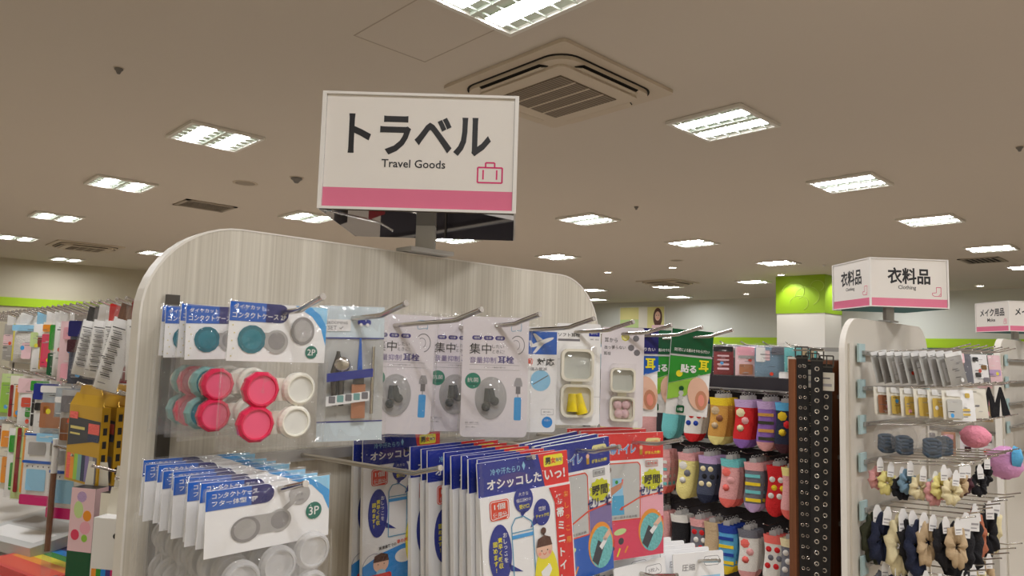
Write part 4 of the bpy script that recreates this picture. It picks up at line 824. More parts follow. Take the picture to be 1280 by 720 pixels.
def pack(name, label, cat, loc, yaw, w, h, th, base, bands=(), txt=(), head=None, film_m='film', roll=0.0, group=None, drop=.02, soft=True, pitch=0.0):
    """hanging pack: body below the hook hole, optional header card, printed bands and film"""
    t = thing(name, label, cat, loc, (pitch, roll, rad(yaw)), group)
    zt = -drop; zb = zt - h
    b = MB()
    if soft: b.pillow(-w / 2, w / 2, zb, zt, th, base, nx=6, nz=8, wob=.06, seed=len(label), power=.4)
    else: b.ext([(-w / 2, zb), (w / 2, zb), (w / 2, zt), (-w / 2, zt)], -th, th, base)
    body = b.build('body', t)
    y = -th * 1.08 - .0006
    if bands or txt:
        p = MB()
        for (a, c, l, r, m) in bands:
            q = min(.004, (r - l) * w * .2, (c - a) * h * .4); p.ext(rrect(l * w / 2, zt - h * c, r * w / 2, zt - h * a, q, 3), y, y + .0004, m)
        rn = random.Random(label)
        if bands and not txt:      # rows of fine illegible print and a small badge
            for q in range(rn.randint(4, 7)):
                u0 = rn.uniform(-.8, .1); zz = zt - h * rn.uniform(.08, .95); p.rect(u0 * w / 2, zz, (u0 + rn.uniform(.3, .7)) * w / 2, zz + .0016, y - .0004, rn.choice(['ink_grey', 'ink_black', 'white', 'ink_lightgrey']))
            if len(bands) < 20: p.disc(rn.uniform(-.4, .4) * w / 2, zt - h * rn.uniform(.4, .9), min(.007, w * .1), y - .0003, rn.choice(['yellow', 'white', 'red_orange', 'sky', 'pink_soft']), n=12)
        for (st, u, v, ww, m, rot) in txt: p.text(st, u * w / 2, zt - h * v, ww, y - .0004, m, rot=rot, bold=.01)
        p.build('print', body)
    if head:
        c = MB(); c.ext(rrect(-w * .36, -drop - .004, w * .36, .012, .003), -.001, .001, head); c.build('header', t)
    if film_m:
        MB().pillow(-w / 2 - .003, w / 2 + .003, zb - .004, .008, th * 1.15 + .002, film_m, nx=6, nz=8, wob=.12, seed=len(label) + 1, power=.4).build('bag', t)
    return t
ROTT = PI / 2
def tubebag(label, Y, yaw, roll, head, x=.42, h=.125, w=.05):
    return pack('paint_tube_bag', label, 'craft pack', (x, Y, R1 + .012), yaw, w, h, .014, 'white', [(.12, .135, -.5, .6, 'ink_black')] + [(.17 + .028 * q, .182 + .028 * q, -.4 + .1 * (q % 3), .35 + .08 * ((q * 5) % 4), ['ink_grey', 'ink_black', 'ink_lightgrey'][q % 3]) for q in range(24)],
                (), head, roll=roll, drop=.022, group='white tube bags on the stationery rack', film_m='film_cloudy')
tubebag('white tube bag with black header, leftmost of the white tubes', 1.80, -48, .16, 'ink_black')
tubebag('white tube bag between the black-headed and red-headed bags', 1.71, -46, .10, 'white')
tubebag('white tube bag under a red header card', 1.63, -50, .03, 'red', h=.12)
tubebag('white tube bag tilted steeply, nearest to the display edge but one', 1.55, -48, .24, 'brown_wood', h=.145)
tubebag('wide white bag with red-brown header right at the panel edge', 1.46, -50, -.04, 'dark_red', w=.065, h=.115)
pk = [
    (1.93, .075, .15, .008, 'slate_cloth', [(0, .25, -1, 1, 'navy_deep'), (.3, .5, -1, 1, 'wine_cloth')], 'dark blue flat pack left of the white tubes', None),
    (2.03, .08, .15, .008, 'pink_pale', [(.1, .3, -.6, .6, 'pink_soft'), (.7, .95, -.6, .9, 'pink_soft')], 'pale pink cloth pack beside the dark blue pack', None),
    (2.13, .06, .14, .013, 'white', [(.14, .16, -.4, .6, 'ink_black'), (.2, .9, .2, .4, 'ink_lightgrey')], 'white tube with a short black line next to the pink pack', 'white'),
    (2.21, .04, .15, .006, 'white', [(.05, .5, -1, 1, 'green_mid'), (.55, .95, -1, 1, 'green_dark')], 'narrow pack with green leaf print', 'paper'),
    (2.29, .055, .13, .007, 'cream_case', [(.25, .95, -.8, .8, 'pink_red'), (.05, .2, -.8, .8, 'orange')], 'narrow pink-red pack with pale orange top', 'paper'),
    (2.41, .06, .14, .008, 'paper', [(.2, .5, -1, -.2, 'green_pale'), (.4, .95, .1, 1, 'gold_box'), (.3, .5, -.2, .3, 'dark_red')], 'pack with gold and dark red print left of the pink-red one', 'sky_pale'),
    (2.58, .11, .12, .016, 'white_cloth', [(.05, .2, -.9, .9, 'sky_pale'), (.5, .9, -.2, .4, 'pink_pale')], 'puffy white bag with pale blue top edge', 'white'),
    (2.78, .04, .12, .007, 'yellow', [], 'bright yellow narrow pack near the left edge', 'white'),
    (2.9, .06, .12, .007, 'case_grey', [(.3, .6, -.8, .8, 'pink_pale')], 'grey pack at the very left edge of the top hooks', 'white'),
]
for (Y, w, h, th, m, bd, lb, hd) in pk: pack('craft_pack', lb, 'craft pack', (.43, Y, R1 + .012), -52, w, h, th, m, bd, (), hd, group='packs on the top hooks of the stationery rack')
# second tier behind the top packs: dark red and blue packs lower down
for (Y, m, lb) in ((2.05, 'dark_red', 'dark red pack hanging low behind the pale pink pack'), (2.35, 'dark_red', 'dark red pack hanging low behind the pink-red pack'), (2.55, 'brown_wood', 'brown pack hanging low behind the puffy white bag'), (2.75, 'red_orange', 'orange-red pack hanging low behind the yellow pack')):
    pack('craft_pack', lb, 'craft pack', (.56, Y, R1 + .006), -55, .08, .15, .006, m, [(.5, .7, -.8, .8, 'paper')], (), None, group='packs behind the top hooks')
# gold pencil boxes
def make_gold():
    t = thing('gold_pencil_box', '', 'pencil box'); w, h, d = .145, .165, .009
    b = MB(); b.box(-w / 2, w / 2, -d, d, -.03 - h, -.03, 'gold_box'); body = b.build('carton', t)
    b = MB(); b.ext([(-w * .42, -.03), (w * .42, -.03), (w * .3, .014), (-w * .3, .014)], -.001, .001, 'gold_box'); b.build('hang_tab', t)
    b = MB(); b.add([(-w / 2, -d, -.03), (w / 2, -d, -.03), (w * .45, .0, -.004), (-w * .45, .0, -.004)], [(0, 1, 2, 3)], 'gold_box'); b.build('top_flap', t)
    p = MB(); y = -d - .0006; p.ext([(-.07, -.12), (.07, -.1), (.07, -.06), (-.07, -.055)], y, y + .0003, 'photo_dark'); p.rect(-.068, -.06, -.03, -.045, y - .0002, 'coral_cloth'); p.rect(.02, -.088, .068, -.066, y - .0002, 'coral_cloth'); p.rect(.02, -.104, .068, -.09, y - .0002, 'slate_cloth'); p.rect(-.06, -.082, .005, -.076, y - .0004, 'gold_dot'); p.rect(-.06, -.094, -.015, -.09, y - .0004, 'gold_dot')
    for k, m in enumerate(('coral_cloth', 'orange', 'green_light', 'teal_pale', 'slate_cloth', 'purple_pale', 'case_grey', 'ink_grey')): p.rect(-.066 + .0165 * k, -.19, -.0495 + .0165 * k, -.135, y, m)
    p.build('print', body)
    q = MB()
    for k in range(5): q.box(w / 2 - .0005, w / 2 + .0006, -.004, .004, -.06 - .028 * k, -.045 - .028 * k, 'box_black')
    q.build('side_windows', body)
    return t
g0 = make_gold(); G = 'gold pencil boxes on the stationery rack'
for k in range(5):
    loc = (.415 + .034 * k, 1.765, R2 + .012); lb = 'gold coloured-pencil box hanging by its tab, %s of its hook' % (ORD[k] if k < 4 else 'rearmost')
    if k == 0: g0.location = loc; g0.rotation_euler = (0, 0, rad(-78)); g0['label'] = lb; g0['group'] = G
    else: dup(g0, lb, loc, (0, 0, rad(-83)), G)
low = [
    (1.93, .42, .07, .13, .008, 'case_grey', [(.1, .4, -.8, .8, 'ink_grey'), (.5, .9, -.7, .7, 'brown_wood')], 'clear bag of small brown pieces left of the gold boxes', 'film'),
    (1.99, .43, .10, .07, .006, 'hologram', [(.3, .5, -.9, .9, 'paper')], 'shiny holographic pack with a white strip', 'film'),
    (2.10, .42, .09, .14, .008, 'hologram', [(.0, .12, -1, 1, 'white'), (.3, .75, -.9, .9, 'copper'), (.36, .5, -.7, -.3, 'orange'), (.36, .5, .1, .4, 'green_mid'), (.85, 1, -1, 1, 'sky_pale')], 'silver pack with orange and green rows of beads', 'film'),
    (2.22, .42, .075, .17, .007, 'white', [(0, .25, -1, 1, 'navy'), (.05, .2, .0, .9, 'red_orange'), (.3, .42, -.8, -.1, 'ink_black'), (.3, .42, .1, .5, 'ink_black'), (.55, .75, .2, .7, 'case_grey')], 'white sticker pack with blue and orange top', 'film'),
    (2.36, .43, .06, .14, .006, 'paper', [(0, .2, -1, 1, 'green_mid'), (.25, .9, -.7, -.4, 'ink_black'), (.4, .95, .0, .3, 'orange')], 'pen pack with green header and dark and orange pens', 'film'),
    (2.5, .43, .08, .14, .006, 'paper', [(0, .3, -1, 1, 'pink_pale'), (.4, .6, -.6, .2, 'red_orange'), (.6, .8, -.2, .6, 'green_mid')], 'pack with pink top and small red and green prints', 'film'),
    (2.66, .43, .08, .14, .006, 'cream_case', [(.2, .9, -.8, -.5, 'dark_red'), (.2, .9, -.3, .0, 'orange'), (.2, .9, .2, .5, 'brown_wood')], 'pack of dark red, orange and brown pencils by the left edge', 'film'),
    (2.82, .43, .08, .14, .006, 'green_pale', [(.2, .9, -.8, .8, 'green_light')], 'pale green pack at the left edge of the second row', 'film'),
]
for (Y, x, w, h, th, m, bd, lb, fm) in low: pack('craft_pack', lb, 'craft pack', (x, Y, R2 + .012), -54, w, h, th, m, bd, (), None, fm, group='packs on the second row of the stationery rack', drop=.006)
for k, Y in enumerate((2.35, 2.42, 2.49, 2.56, 2.63, 2.7)):
    pack('blue_brush_pack', 'blue topped brush pack, %s of six hanging in a row' % ['first', 'second', 'third', 'fourth', 'fifth', 'last'][k], 'brush pack', (.55, Y, R2 + .03), -60, .05, .07, .005, 'case_grey', [(0, .45, -1, 1, 'navy')], (), None, None, group='blue topped brush packs', drop=.0)
# third row: slim cartons and label packs
def carton(label, loc, yaw, w, h, d, m, bands, group=None, txt=()):
    t = thing('slim_carton', label, 'carton', loc, (0, 0, rad(yaw)), group)
    b = MB(); b.box(-w / 2, w / 2, -d, d, -.035 - h, -.035, m); body = b.build('carton', t)
    b = MB(); b.ext([(-w / 2, -.035), (w / 2, -.035), (w * .4, .014), (-w * .4, .014)], d - .0015, d, 'box_cream'); b.build('hang_tab', t)
    p = MB()
    for (a, c, l, r, mm) in bands:
        if (c - a) < .2 and (r - l) < 1.9 and c < .5: p.ext(ell((l + r) * w / 4, -.035 - h * (a + c) / 2, (r - l) * w / 4, h * (c - a) / 2, 12, a), -d - .0009, -d - .0004, mm)
        else: p.ext([(l * w / 2, -.035 - h * c), (r * w / 2, -.035 - h * c), (r * w / 2, -.035 - h * a), (l * w / 2, -.035 - h * a)], -d - .0007, -d - .0003, mm)
    for (a, c, mm) in [(x[0], x[1], x[4]) for x in bands if x[2] == -1 and x[3] == 1]: p.box(w / 2 + .0003, w / 2 + .0007, -d, d, -.035 - h * c, -.035 - h * a, mm)
    for (st, u, v, ww, mm, rot) in txt: p.text(st, u * w / 2, -.035 - h * v, ww, -d - .0011, mm, rot=rot)
    p.build('print', body); return t
carton('tall slim carton, floral print above dark green', (.41, 1.69, R3 + .012), -58, .06, .22, .016, 'box_black', [(0, .58, -1, 1, 'pink_pale'), (.12, .28, -.7, .1, 'green_pale'), (.3, .42, -.1, .8, 'pink_soft'), (.58, 1, -1, 1, 'green_dark'), (.03, .13, -.5, .3, 'lilac_cloth'), (.2, .3, .1, .8, 'orange'), (.38, .48, -.8, -.1, 'pink_red'), (.42, .49, .1, .6, 'green_light')])
carton('tall slim carton with violet front left of the floral one', (.47, 1.8, R3 + .012), -60, .06, .22, .014, 'purple', [(.5, 1, -1, 1, 'red_orange'), (.55, .6, -.8, .8, 'white')])
carton('tall slim carton, cream above near-black base', (.44, 1.60, R3 + .012), -58, .055, .22, .016, 'box_black', [(0, .5, -1, 1, 'cream_case'), (.5, 1, -1, 1, 'photo_dark')])
carton('tall black slim carton with green-brown picture', (.45, 1.53, R3 + .012), -56, .055, .22, .016, 'box_black', [(0, .45, -1, 1, 'olive_cloth'), (.1, .3, -.6, .3, 'copper')])
carton('white pencil carton with rainbow stripes, nearest to the travel panel', (.40, 1.46, R3 - .005), -54, .065, .2, .016, 'white', [(.12, .18, .3, .8, 'ink_black'), (.45, 1, -.9, -.6, 'orange'), (.45, 1, -.6, -.3, 'green_mid'), (.45, 1, -.3, 0, 'bright_blue'), (.45, 1, 0, .3, 'purple'), (.45, 1, .3, .6, 'magenta'), (.45, 1, .6, .9, 'brown_wood')])
def label_pack(label, Y, x, yaw):
    pack('label_sheet_pack', label, 'label pack', (x, Y, R2 - .11), yaw, .15, .18, .004, 'white', [(.0, .03, -1, 1, 'blue_print'), (.38, .42, -1, 1, 'blue_print'), (.86, 1, -1, 1, 'magenta'), (.55, .85, .2, 1, 'blue_print'), (.12, .3, -.8, -.1, 'case_grey'), (.12, .3, .1, .6, 'case_grey'), (.5, .8, -.8, .0, 'sky_pale')],
         [('・・・・・・・・', 0, .46, .12, 'ink_black', 0)], None, 'film', group='blue and magenta label packs', drop=.01)
label_pack('white label pack with blue bands and magenta foot, nearest of two', 1.95, .44, -58); label_pack('white label pack with blue bands and magenta foot, left of its twin', 2.15, .42, -56)
pack('pencil_pack', 'pack with dark and orange pencils at the lower left edge', 'pencil pack', (.42, 2.42, R2 - .12), -55, .09, .2, .006, 'green_pale', [(0, .9, -.7, -.4, 'dark_red'), (0, .9, -.2, .1, 'orange'), (0, .3, .3, .8, 'green_mid')], (), None, 'film', drop=.01)
t = thing('marker_tube', 'slim white and brown marker standing in a clear tube at lower left', 'marker', (.40, 1.98, EYE - .62)); m = MB(); m.tube([(0, 0, .12), (0, 0, .3)], .0065, 'brown_wood', 10); m.tube([(0, 0, .3), (0, 0, .38)], .007, 'white', 10); m.build('barrel', t); m = MB(); m.tube([(0, 0, .0), (0, 0, .40)], .010, 'film', 12); m.build('clear_tube', t)
def flat_box(name, label, cat, loc, yaw, w, l, h, m, bands, filmm=None, rx=0.0):
    t = thing(name, label, cat, loc, (rx, 0, rad(yaw))); b = MB(); b.box(-w / 2, w / 2, -l / 2, l / 2, 0, h, m); o = b.build('box', t); p = MB()
    for (x0, y0, x1, y1, mm) in bands: p.add([(x0 * w / 2, y0 * l / 2, h + .0006), (x1 * w / 2, y0 * l / 2, h + .0006), (x1 * w / 2, y1 * l / 2, h + .0006), (x0 * w / 2, y1 * l / 2, h + .0006)], [(0, 1, 2, 3)], mm)
    p.build('print', o)
    if filmm: MB().box(-w / 2 - .004, w / 2 + .004, -l / 2 - .004, l / 2 + .004, .0005, h + .004, filmm).build('wrap', t)
rb = [(-.9, -.9, .9, -.4, 'red_orange'), (-.9, -.4, .9, -.15, 'orange'), (-.9, -.15, .9, .1, 'yellow'), (-.9, .1, .9, .35, 'green_mid'), (-.9, .35, .9, .6, 'bright_blue'), (-.9, .6, .9, .85, 'purple')]
flat_box('rainbow_pencil_box', 'flat red box with rainbow stripes lying on the lower left shelf', 'pencil box', (.47, 2.25, EYE - .62), -75, .3, .2, .025, 'red', rb, 'film_soft')
flat_box('red_pencil_box', 'flat red box lying beside the rainbow box on the shelf', 'pencil box', (.48, 1.86, EYE - .62), -60, .2, .11, .05, 'red', [(-.8, -.6, .8, .2, 'photo_dark'), (-.8, .3, .8, .7, 'orange')], 'film_soft')
flat_box('clear_document_box', 'clear flat case with white papers leaning on the lower left shelf', 'storage case', (.5, 2.5, EYE - .585), -70, .3, .26, .03, 'photo_grey', [(-.8, -.8, .8, -.3, 'white'), (-.8, -.2, .8, .3, 'case_grey')], 'film_soft', rx=.12)
flat_box('white_card_box', 'pink and white print card box on the lower left shelf', 'card box', (.44, 2.02, EYE - .62), -60, .15, .1, .025, 'paper', [(-.6, -.6, .4, .5, 'pink_pale'), (.3, -.2, .7, .3, 'photo_dark')])

# ------------------------------------------------------------------ sock aisle behind the clothing display (faces -x)
SX, SY0 = 2.96, 1.04
Q = [EYE + .045, EYE - .145, EYE - .385, EYE - .645]
sg = make_side_gondola('dark sock rack between the travel display and the clothing display', SX, SY0, 4.6, EYE + .0, Q, [], back='sock_back')
MB().box(-.15, -.125, -.40, .0, .1, EYE + .0, 'brown_wood').build('side_board', sg)
for z in Q:
    for k in range(11): side_hook(sg, SY0, 1.22 + .092 * k, z, L=.335, rise=.006, tip=.012, bend=.04, r=.0025)
def make_sock(body, cuff, toe, pat, w=.072, h=.19):
    t = thing('sock_pair', '', 'socks'); r = w / 2
    def part(a, b, m, name, th=.011):
        g = MB(); n = 8; vs = []; fs = []
        for sgn in (-1, 1):
            o = len(vs)
            for j in range(n + 1):
                v = a + (b - a) * j / n; z = -.025 - h * v
                ww = r * (1.0 if v < .72 else math.sqrt(max(0.02, 1 - ((v - .72) / .29) ** 2)))
                sh = .006 * math.sin(v * 5)
                for i in range(7):
                    u = i / 3 - 1; vs.append((sh + u * ww, sgn * th * (1 - u * u) ** .5 * (.6 + .4 * min(1, (1 - v) * 5)), z))
            for j in range(n):
                for i in range(6):
                    q = (o + j * 7 + i, o + (j + 1) * 7 + i, o + (j + 1) * 7 + i + 1, o + j * 7 + i + 1); fs.append(q if sgn < 0 else q[::-1])
        g.add(vs, fs, m, True); return g.build(name, t)
    part(0, .16, cuff, 'cuff', .012); bd = part(.16, .82, body, 'leg', .011); part(.82, 1.0, toe, 'toe', .0115)
    if pat:
        p = MB(); kind, pm, pm2 = pat
        for j in range(3 if kind != 'stripe' else 4):
            z = -.025 - h * (.27 + .16 * j)
            if kind == 'dots':
                for i in (-1, 1): p.lathe([(.011, .0), (.009, -.0015), (.0005, -.002)], i * r * .42 + .006 * math.sin((.27 + .16 * j) * 5) + (.004 if j % 2 else -.004), z, pm if (i + j) % 2 else pm2, 10, y=-.0106)
            elif kind == 'stripe': p.box(-r * .8, r * .8, -.0125, -.0085, z - .006, z + .006, pm if j % 2 else pm2)
            else: p.lathe([(.018 - .003 * j, .0), (.014, -.0015), (.0005, -.002)], (.01 if j % 2 else -.008), z, pm if j % 2 == 0 else pm2, 7, y=-.0108)
        p.build('pattern', bd)
    c = MB(); c.ext(rrect(-.013, -.028, .013, -.01, .003), -.0015, .0015, 'case_grey'); c.ring(0, -.004, .004, .006, 0, 'case_grey', n=12); c.build('hanger', t)
    return t
SOCKS = [
    # row, Y, body, cuff, toe, pattern, description, behind
    (1, 1.75, 'aqua_cloth', 'white_cloth', 'aqua_cloth', None, 'aqua socks', 2), (1, 1.63, 'white_cloth', 'royal_cloth', 'red_cloth', ('dots', 'royal_cloth', 'red_cloth'), 'white and blue dotted socks', 2),
    (1, 1.515, 'tan_cloth', 'yellow_cloth', 'lemon_cloth', ('blob', 'beige_cloth', 'brown_wood'), 'golden brown socks with pale toes', 3), (1, 1.405, 'red_cloth', 'lilac_cloth', 'violet_cloth', ('blob', 'cream_cloth', 'pink_cloth'), 'red socks with lavender cuffs and toes', 3),
    (1, 1.31, 'violet_cloth', 'lilac_cloth', 'pink_cloth', ('stripe', 'olive_cloth', 'tan_cloth'), 'striped violet socks', 3), (1, 1.235, 'navy_cloth', 'sky_cloth', 'wine_cloth', ('blob', 'yellow_cloth', 'red_cloth'), 'navy socks with yellow and red print', 2),
    (2, 1.79, 'pink_cloth', 'pink_cloth', 'coral_cloth', ('stripe', 'aqua_cloth', 'white_cloth'), 'pink and aqua striped socks', 2), (2, 1.665, 'lemon_cloth', 'pink_cloth', 'lemon_cloth', ('blob', 'white_cloth', 'grey_cloth'), 'pale yellow socks with a grey and white print', 3),
    (2, 1.565, 'slate_cloth', 'lilac_cloth', 'navy_cloth', ('dots', 'cream_cloth', 'black_cloth'), 'slate grey socks with dots and lilac cuffs', 3), (2, 1.465, 'pink_cloth', 'aqua_cloth', 'coral_cloth', ('blob', 'coral_cloth', 'pink_cloth'), 'pink socks with coral toes', 2),
    (2, 1.365, 'grey_cloth', 'pink_cloth', 'lilac_cloth', ('stripe', 'yellow_cloth', 'aqua_cloth'), 'grey and yellow striped socks', 4), (2, 1.27, 'red_cloth', 'red_cloth', 'red_cloth', ('dots', 'white_cloth', 'yellow_cloth'), 'bright red socks with white dots', 2), (2, 1.212, 'pink_cloth', 'lemon_cloth', 'coral_cloth', None, 'rose socks beside the brown board', 1),
    (3, 1.79, 'pink_cloth', 'pink_cloth', 'coral_cloth', None, 'salmon socks', 2), (3, 1.70, 'black_cloth', 'white_cloth', 'black_cloth', None, 'black socks with white hanger card', 2), (3, 1.605, 'grey_cloth', 'pink_cloth', 'red_cloth', ('dots', 'red_cloth', 'white_cloth'), 'grey socks with red and white dots', 3),
    (3, 1.54, 'beige_cloth', 'beige_cloth', 'black_cloth', None, 'beige socks', 2), (3, 1.478, 'sky_cloth', 'royal_cloth', 'yellow_cloth', ('stripe', 'yellow_cloth', 'royal_cloth'), 'blue and yellow striped socks', 3), (3, 1.39, 'white_cloth', 'grey_cloth', 'pink_cloth', ('blob', 'coral_cloth', 'pink_cloth'), 'white socks with pink blotches', 2),
    (3, 1.285, 'white_cloth', 'coral_cloth', 'red_cloth', ('dots', 'red_cloth', 'grey_cloth'), 'white socks with red dots', 2), (3, 1.22, 'grey_cloth', 'cream_cloth', 'white_cloth', ('dots', 'white_cloth', 'white_cloth'), 'grey socks with white dots beside the brown board', 2),
]
for (r, Y, bm, cm, tm, pat, desc, nb) in SOCKS:
    s0 = make_sock(bm, cm, tm, pat); s0.location = (2.625, Y, Q[r] + .004); s0.rotation_euler = (0, random.uniform(-.03, .03), rad(-74 + random.uniform(-4, 4)))
    s0['label'] = 'pair of ' + desc + ', front one'; s0['group'] = 'socks on the rack'
    for k in range(nb): dup(s0, 'pair of ' + desc + ', ' + ['second', 'third', 'fourth', 'fifth'][k] + ' on its hook', (2.655 + .03 * k, Y + .002 * k, Q[r] + .003), (0, random.uniform(-.03, .03), rad(-76 + random.uniform(-3, 3))), 'socks on the rack')
bags = [(1.80, .08, 'white_cloth', [], 'white folded cloth pack behind the green ear pouches'), (1.70, .08, 'aqua_cloth', [], 'aqua folded cloth pack behind the green ear pouches'), (1.60, .08, 'pink_cloth', [(.2, .5, -.8, .8, 'white')], 'pink folded cloth pack right behind the green ear pouches'),
        (1.495, .078, 'dark_red', [(0, .18, -1, 1, 'ink_black'), (.3, .36, -.6, .6, 'pink_pale'), (.45, .5, -.6, .6, 'pink_pale'), (.6, .66, -.6, .6, 'pink_pale'), (.75, .82, -.6, .6, 'pink_pale')], 'dark red patterned cloth pack with black header'),
        (1.395, .085, 'pink_pale', [(0, .3, -.8, .8, 'pink_soft'), (.6, .95, -.6, .6, 'copper'), (.3, .4, -.7, .7, 'case_grey')], 'pale pink cloth pack right of the dark red one'),
        (1.295, .115, 'blue_cloth', [(0, .5, -.9, -.3, 'white'), (.1, .45, -.3, .0, 'pink_pale'), (0, .25, .1, .9, 'grey_cloth')], 'light blue cloth pack with a white label'),
        (1.205, .06, 'aqua_cloth', [(.3, .9, -.6, .5, 'cream_case'), (.4, .7, -.3, .2, 'brown_wood')], 'teal card pack with a brown figure-shaped charm at the row end')]
bags[-1] = bags[-1][:4] + ('teal card pack with a small brown charm at the row end',)
for (Y, w, m, bd, lb) in bags: pack('cloth_pack', lb, 'cloth pack', (2.63, Y, Q[0] + .006), -70, w, .115, .007, m, bd, (), None, 'film', group='cloth packs above the socks', drop=.008)
for k in range(4): pack('teal_card_pack', 'teal edged card pack behind the charm pack, %s' % ['first', 'second', 'third', 'last'][k], 'card pack', (2.67 + .03 * k, 1.2, Q[0] + .006), -72, .06, .105, .004, 'aqua_cloth' if k % 2 else 'beige_cloth', [], (), None, None, group='teal card packs', drop=.01)
for (r, Y, m, lb) in ((1, 1.86, 'pink_cloth', 'rose cloth pack low behind the blue ear pouch'), (1, 1.93, 'yellow_cloth', 'yellow cloth pack low behind the beige ear plug pack')):
    pack('cloth_pack', lb, 'cloth pack', (2.63, Y, Q[r] + .006), -70, .07, .2, .009, m, [], (), None, 'film', drop=.008)
t = thing('price_card', 'small white price card below the teal card pack', 'price card', (2.57, 1.196, EYE - .065), (0, 0, rad(-72))); MB().box(-.032, .032, -.001, .001, -.008, .012, 'paper').build('card', t); MB().box(-.03, .03, -.002, .0005, .0125, .016, 'acrylic').build('holder', t)
# belts
EY = MB().lathe([(.0062, 0), (.0062, -.0012), (.0036, -.0012), (.0036, 0)], 0, 0, 'chrome', 10).build('eyelet'); eyelet = EY.data; bpy.data.objects.remove(EY)
for k, (Y, dx, lb) in enumerate(((1.148, .0, 'black leather belt with paired eyelets, next to the brown board'), (1.118, .02, 'black leather belt with paired eyelets, second from the brown board'), (1.088, -.01, 'black leather belt with single large eyelets, third from the board'), (1.062, .01, 'black leather belt with large eyelets, nearest to the white display edge'))):
    t = thing('hanging_belt', lb, 'belt', (2.58 + dx, Y, EYE + .035 - [.0, .022, .008, .03][k]), (0, .01 * (k - 1), rad(-68)), 'black belts')
    MB().ext(rrect(-.02, -1.0, .02, -.02, .006), -.002, .002, 'leather_black').build('strap', t)
    b = MB(); b.line([(-.022, -.03), (.022, -.03), (.022, .01), (-.022, .01), (-.022, -.03)], .005, -.003, 'steel_dark'); b.ext([(-.002, -.03), (.002, -.03), (.002, .008), (-.002, .008)], -.005, -.002, 'steel_dark'); b.build('buckle', t)
    for j in range(24):
        for u in ((-.008, .008) if k < 2 else (0.0,)):
            o = bpy.data.objects.new('eyelet', eyelet); C.objects.link(o); o.parent = t; o.location = (u, -.0021, -.06 - .038 * j)
            if k >= 2: o.scale = (1.35, 1, 1.35)
    if k in (1, 3):
        c = MB(); c.ext(rrect(-.026, -.115, .026, -.05, .002), -.006, -.0045, 'box_cream'); c.rect(-.018, -.073, .012, -.068, -.0064, 'ink_grey'); c.rect(-.018, -.1, .018, -.09, -.0064, 'ink_lightgrey'); c.build('price_tag', t)
MB().box(-.13, -.02, -.4, -.39, EYE + .03, EYE + .036, 'chrome').build('belt_bar', sg)

# ------------------------------------------------------------------ clothing end display
CX, CY = 2.515, .97
CR = [EYE + .031, EYE - .095, EYE - .22, EYE - .35, EYE - .515, EYE - .70]
cg = make_gondola('white clothing end display with rounded top right of the belts', CX, CY, .9, EYE + .15, .018, 'panel_white', CR, .12, .84, True)
for z in CR:
    for k in range(7): add_hook(cg, 2.66 - CX + .105 * k, z, L=.32, rise=.018, tip=.016, bend=.05, r=.0026)
def cpack(name, label, cat, hx, Y, row, w, h, th, m, bands=(), fm='film', yaw=-20, roll=.0, grp=None, drop=.008, pitch=-.12):
    return pack(name, label, cat, (hx, Y, CR[row] + .014), yaw, w, h, th, m, bands, (), None, fm, roll, grp, drop, True, pitch)
for k in range(10):
    Y = .915 - .0255 * k; m = ['silver_foil', 'metal_grey', 'silver_foil', 'case_grey'][k % 4]
    cpack('silver_hairpin_pack', 'silver hair accessory pack on the top nearest hook, %s from the panel' % ['first', 'second', 'third', 'fourth', 'fifth', 'sixth', 'seventh', 'eighth', 'ninth', 'tenth'][k], 'hair accessory pack', 2.66, Y, 0, .075, .11, .004, m, [(0, .12, -1, 1, 'white')] + ([(.3, .9, -.6, .6, 'paper')] if k % 3 == 2 else []), None, -24, -.16, 'silver hair accessory packs')
for hx, Y, m, bd, lb in ((2.78, .72, 'paper', [(0, .2, -1, 1, 'white'), (.3, .9, -.5, .5, 'silver_foil')], 'white glittering pack at the front of the second top hook'), (2.885, .74, 'copper', [(0, .3, -1, 1, 'pink_pale')], 'copper coloured pack on the third top hook'), (2.99, .74, 'grey_cloth', [], 'dark grey pack on the fourth top hook'),
                         (3.08, .71, 'paper', [(.1, .25, -.7, -.1, 'ink_black'), (.35, .5, .1, .7, 'gold_dark'), (.6, .75, -.6, .0, 'ink_black'), (.75, .9, .2, .8, 'ink_grey')], 'white pack with dark spots on the top row'), (3.185, .73, 'olive_cloth', [], 'olive grey pack next to the spotted one'), (3.28, .71, 'pink_pale', [(.5, .7, -.7, .7, 'lilac_cloth')], 'pale pink pack at the end of the top row')):
    cpack('hair_pack', lb, 'hair accessory pack', hx, Y, 0, .085, .115, .006, m, bd, 'film', -30, 0, 'packs along the top row of the clothing display')
for k in range(6):
    Y = .90 - .042 * k; m = 'gold_foil' if k not in (0, 5) else ('copper' if k == 0 else 'silver_foil')
    cpack('gold_hairtie_pack', '%s hair accessory pack on the second row, %s from the panel' % ('gold' if 'gold' in m else ('copper' if k == 0 else 'pale blue silver'), ['first', 'second', 'third', 'fourth', 'fifth', 'sixth'][k]), 'hair accessory pack', 2.66, Y, 1, .075, .095, .010, 'box_cream', [(.3, .95, -.8, .8, m), (.0, .2, -.8, .8, 'white')], None, -30, .04, 'gold hair packs on the second row')
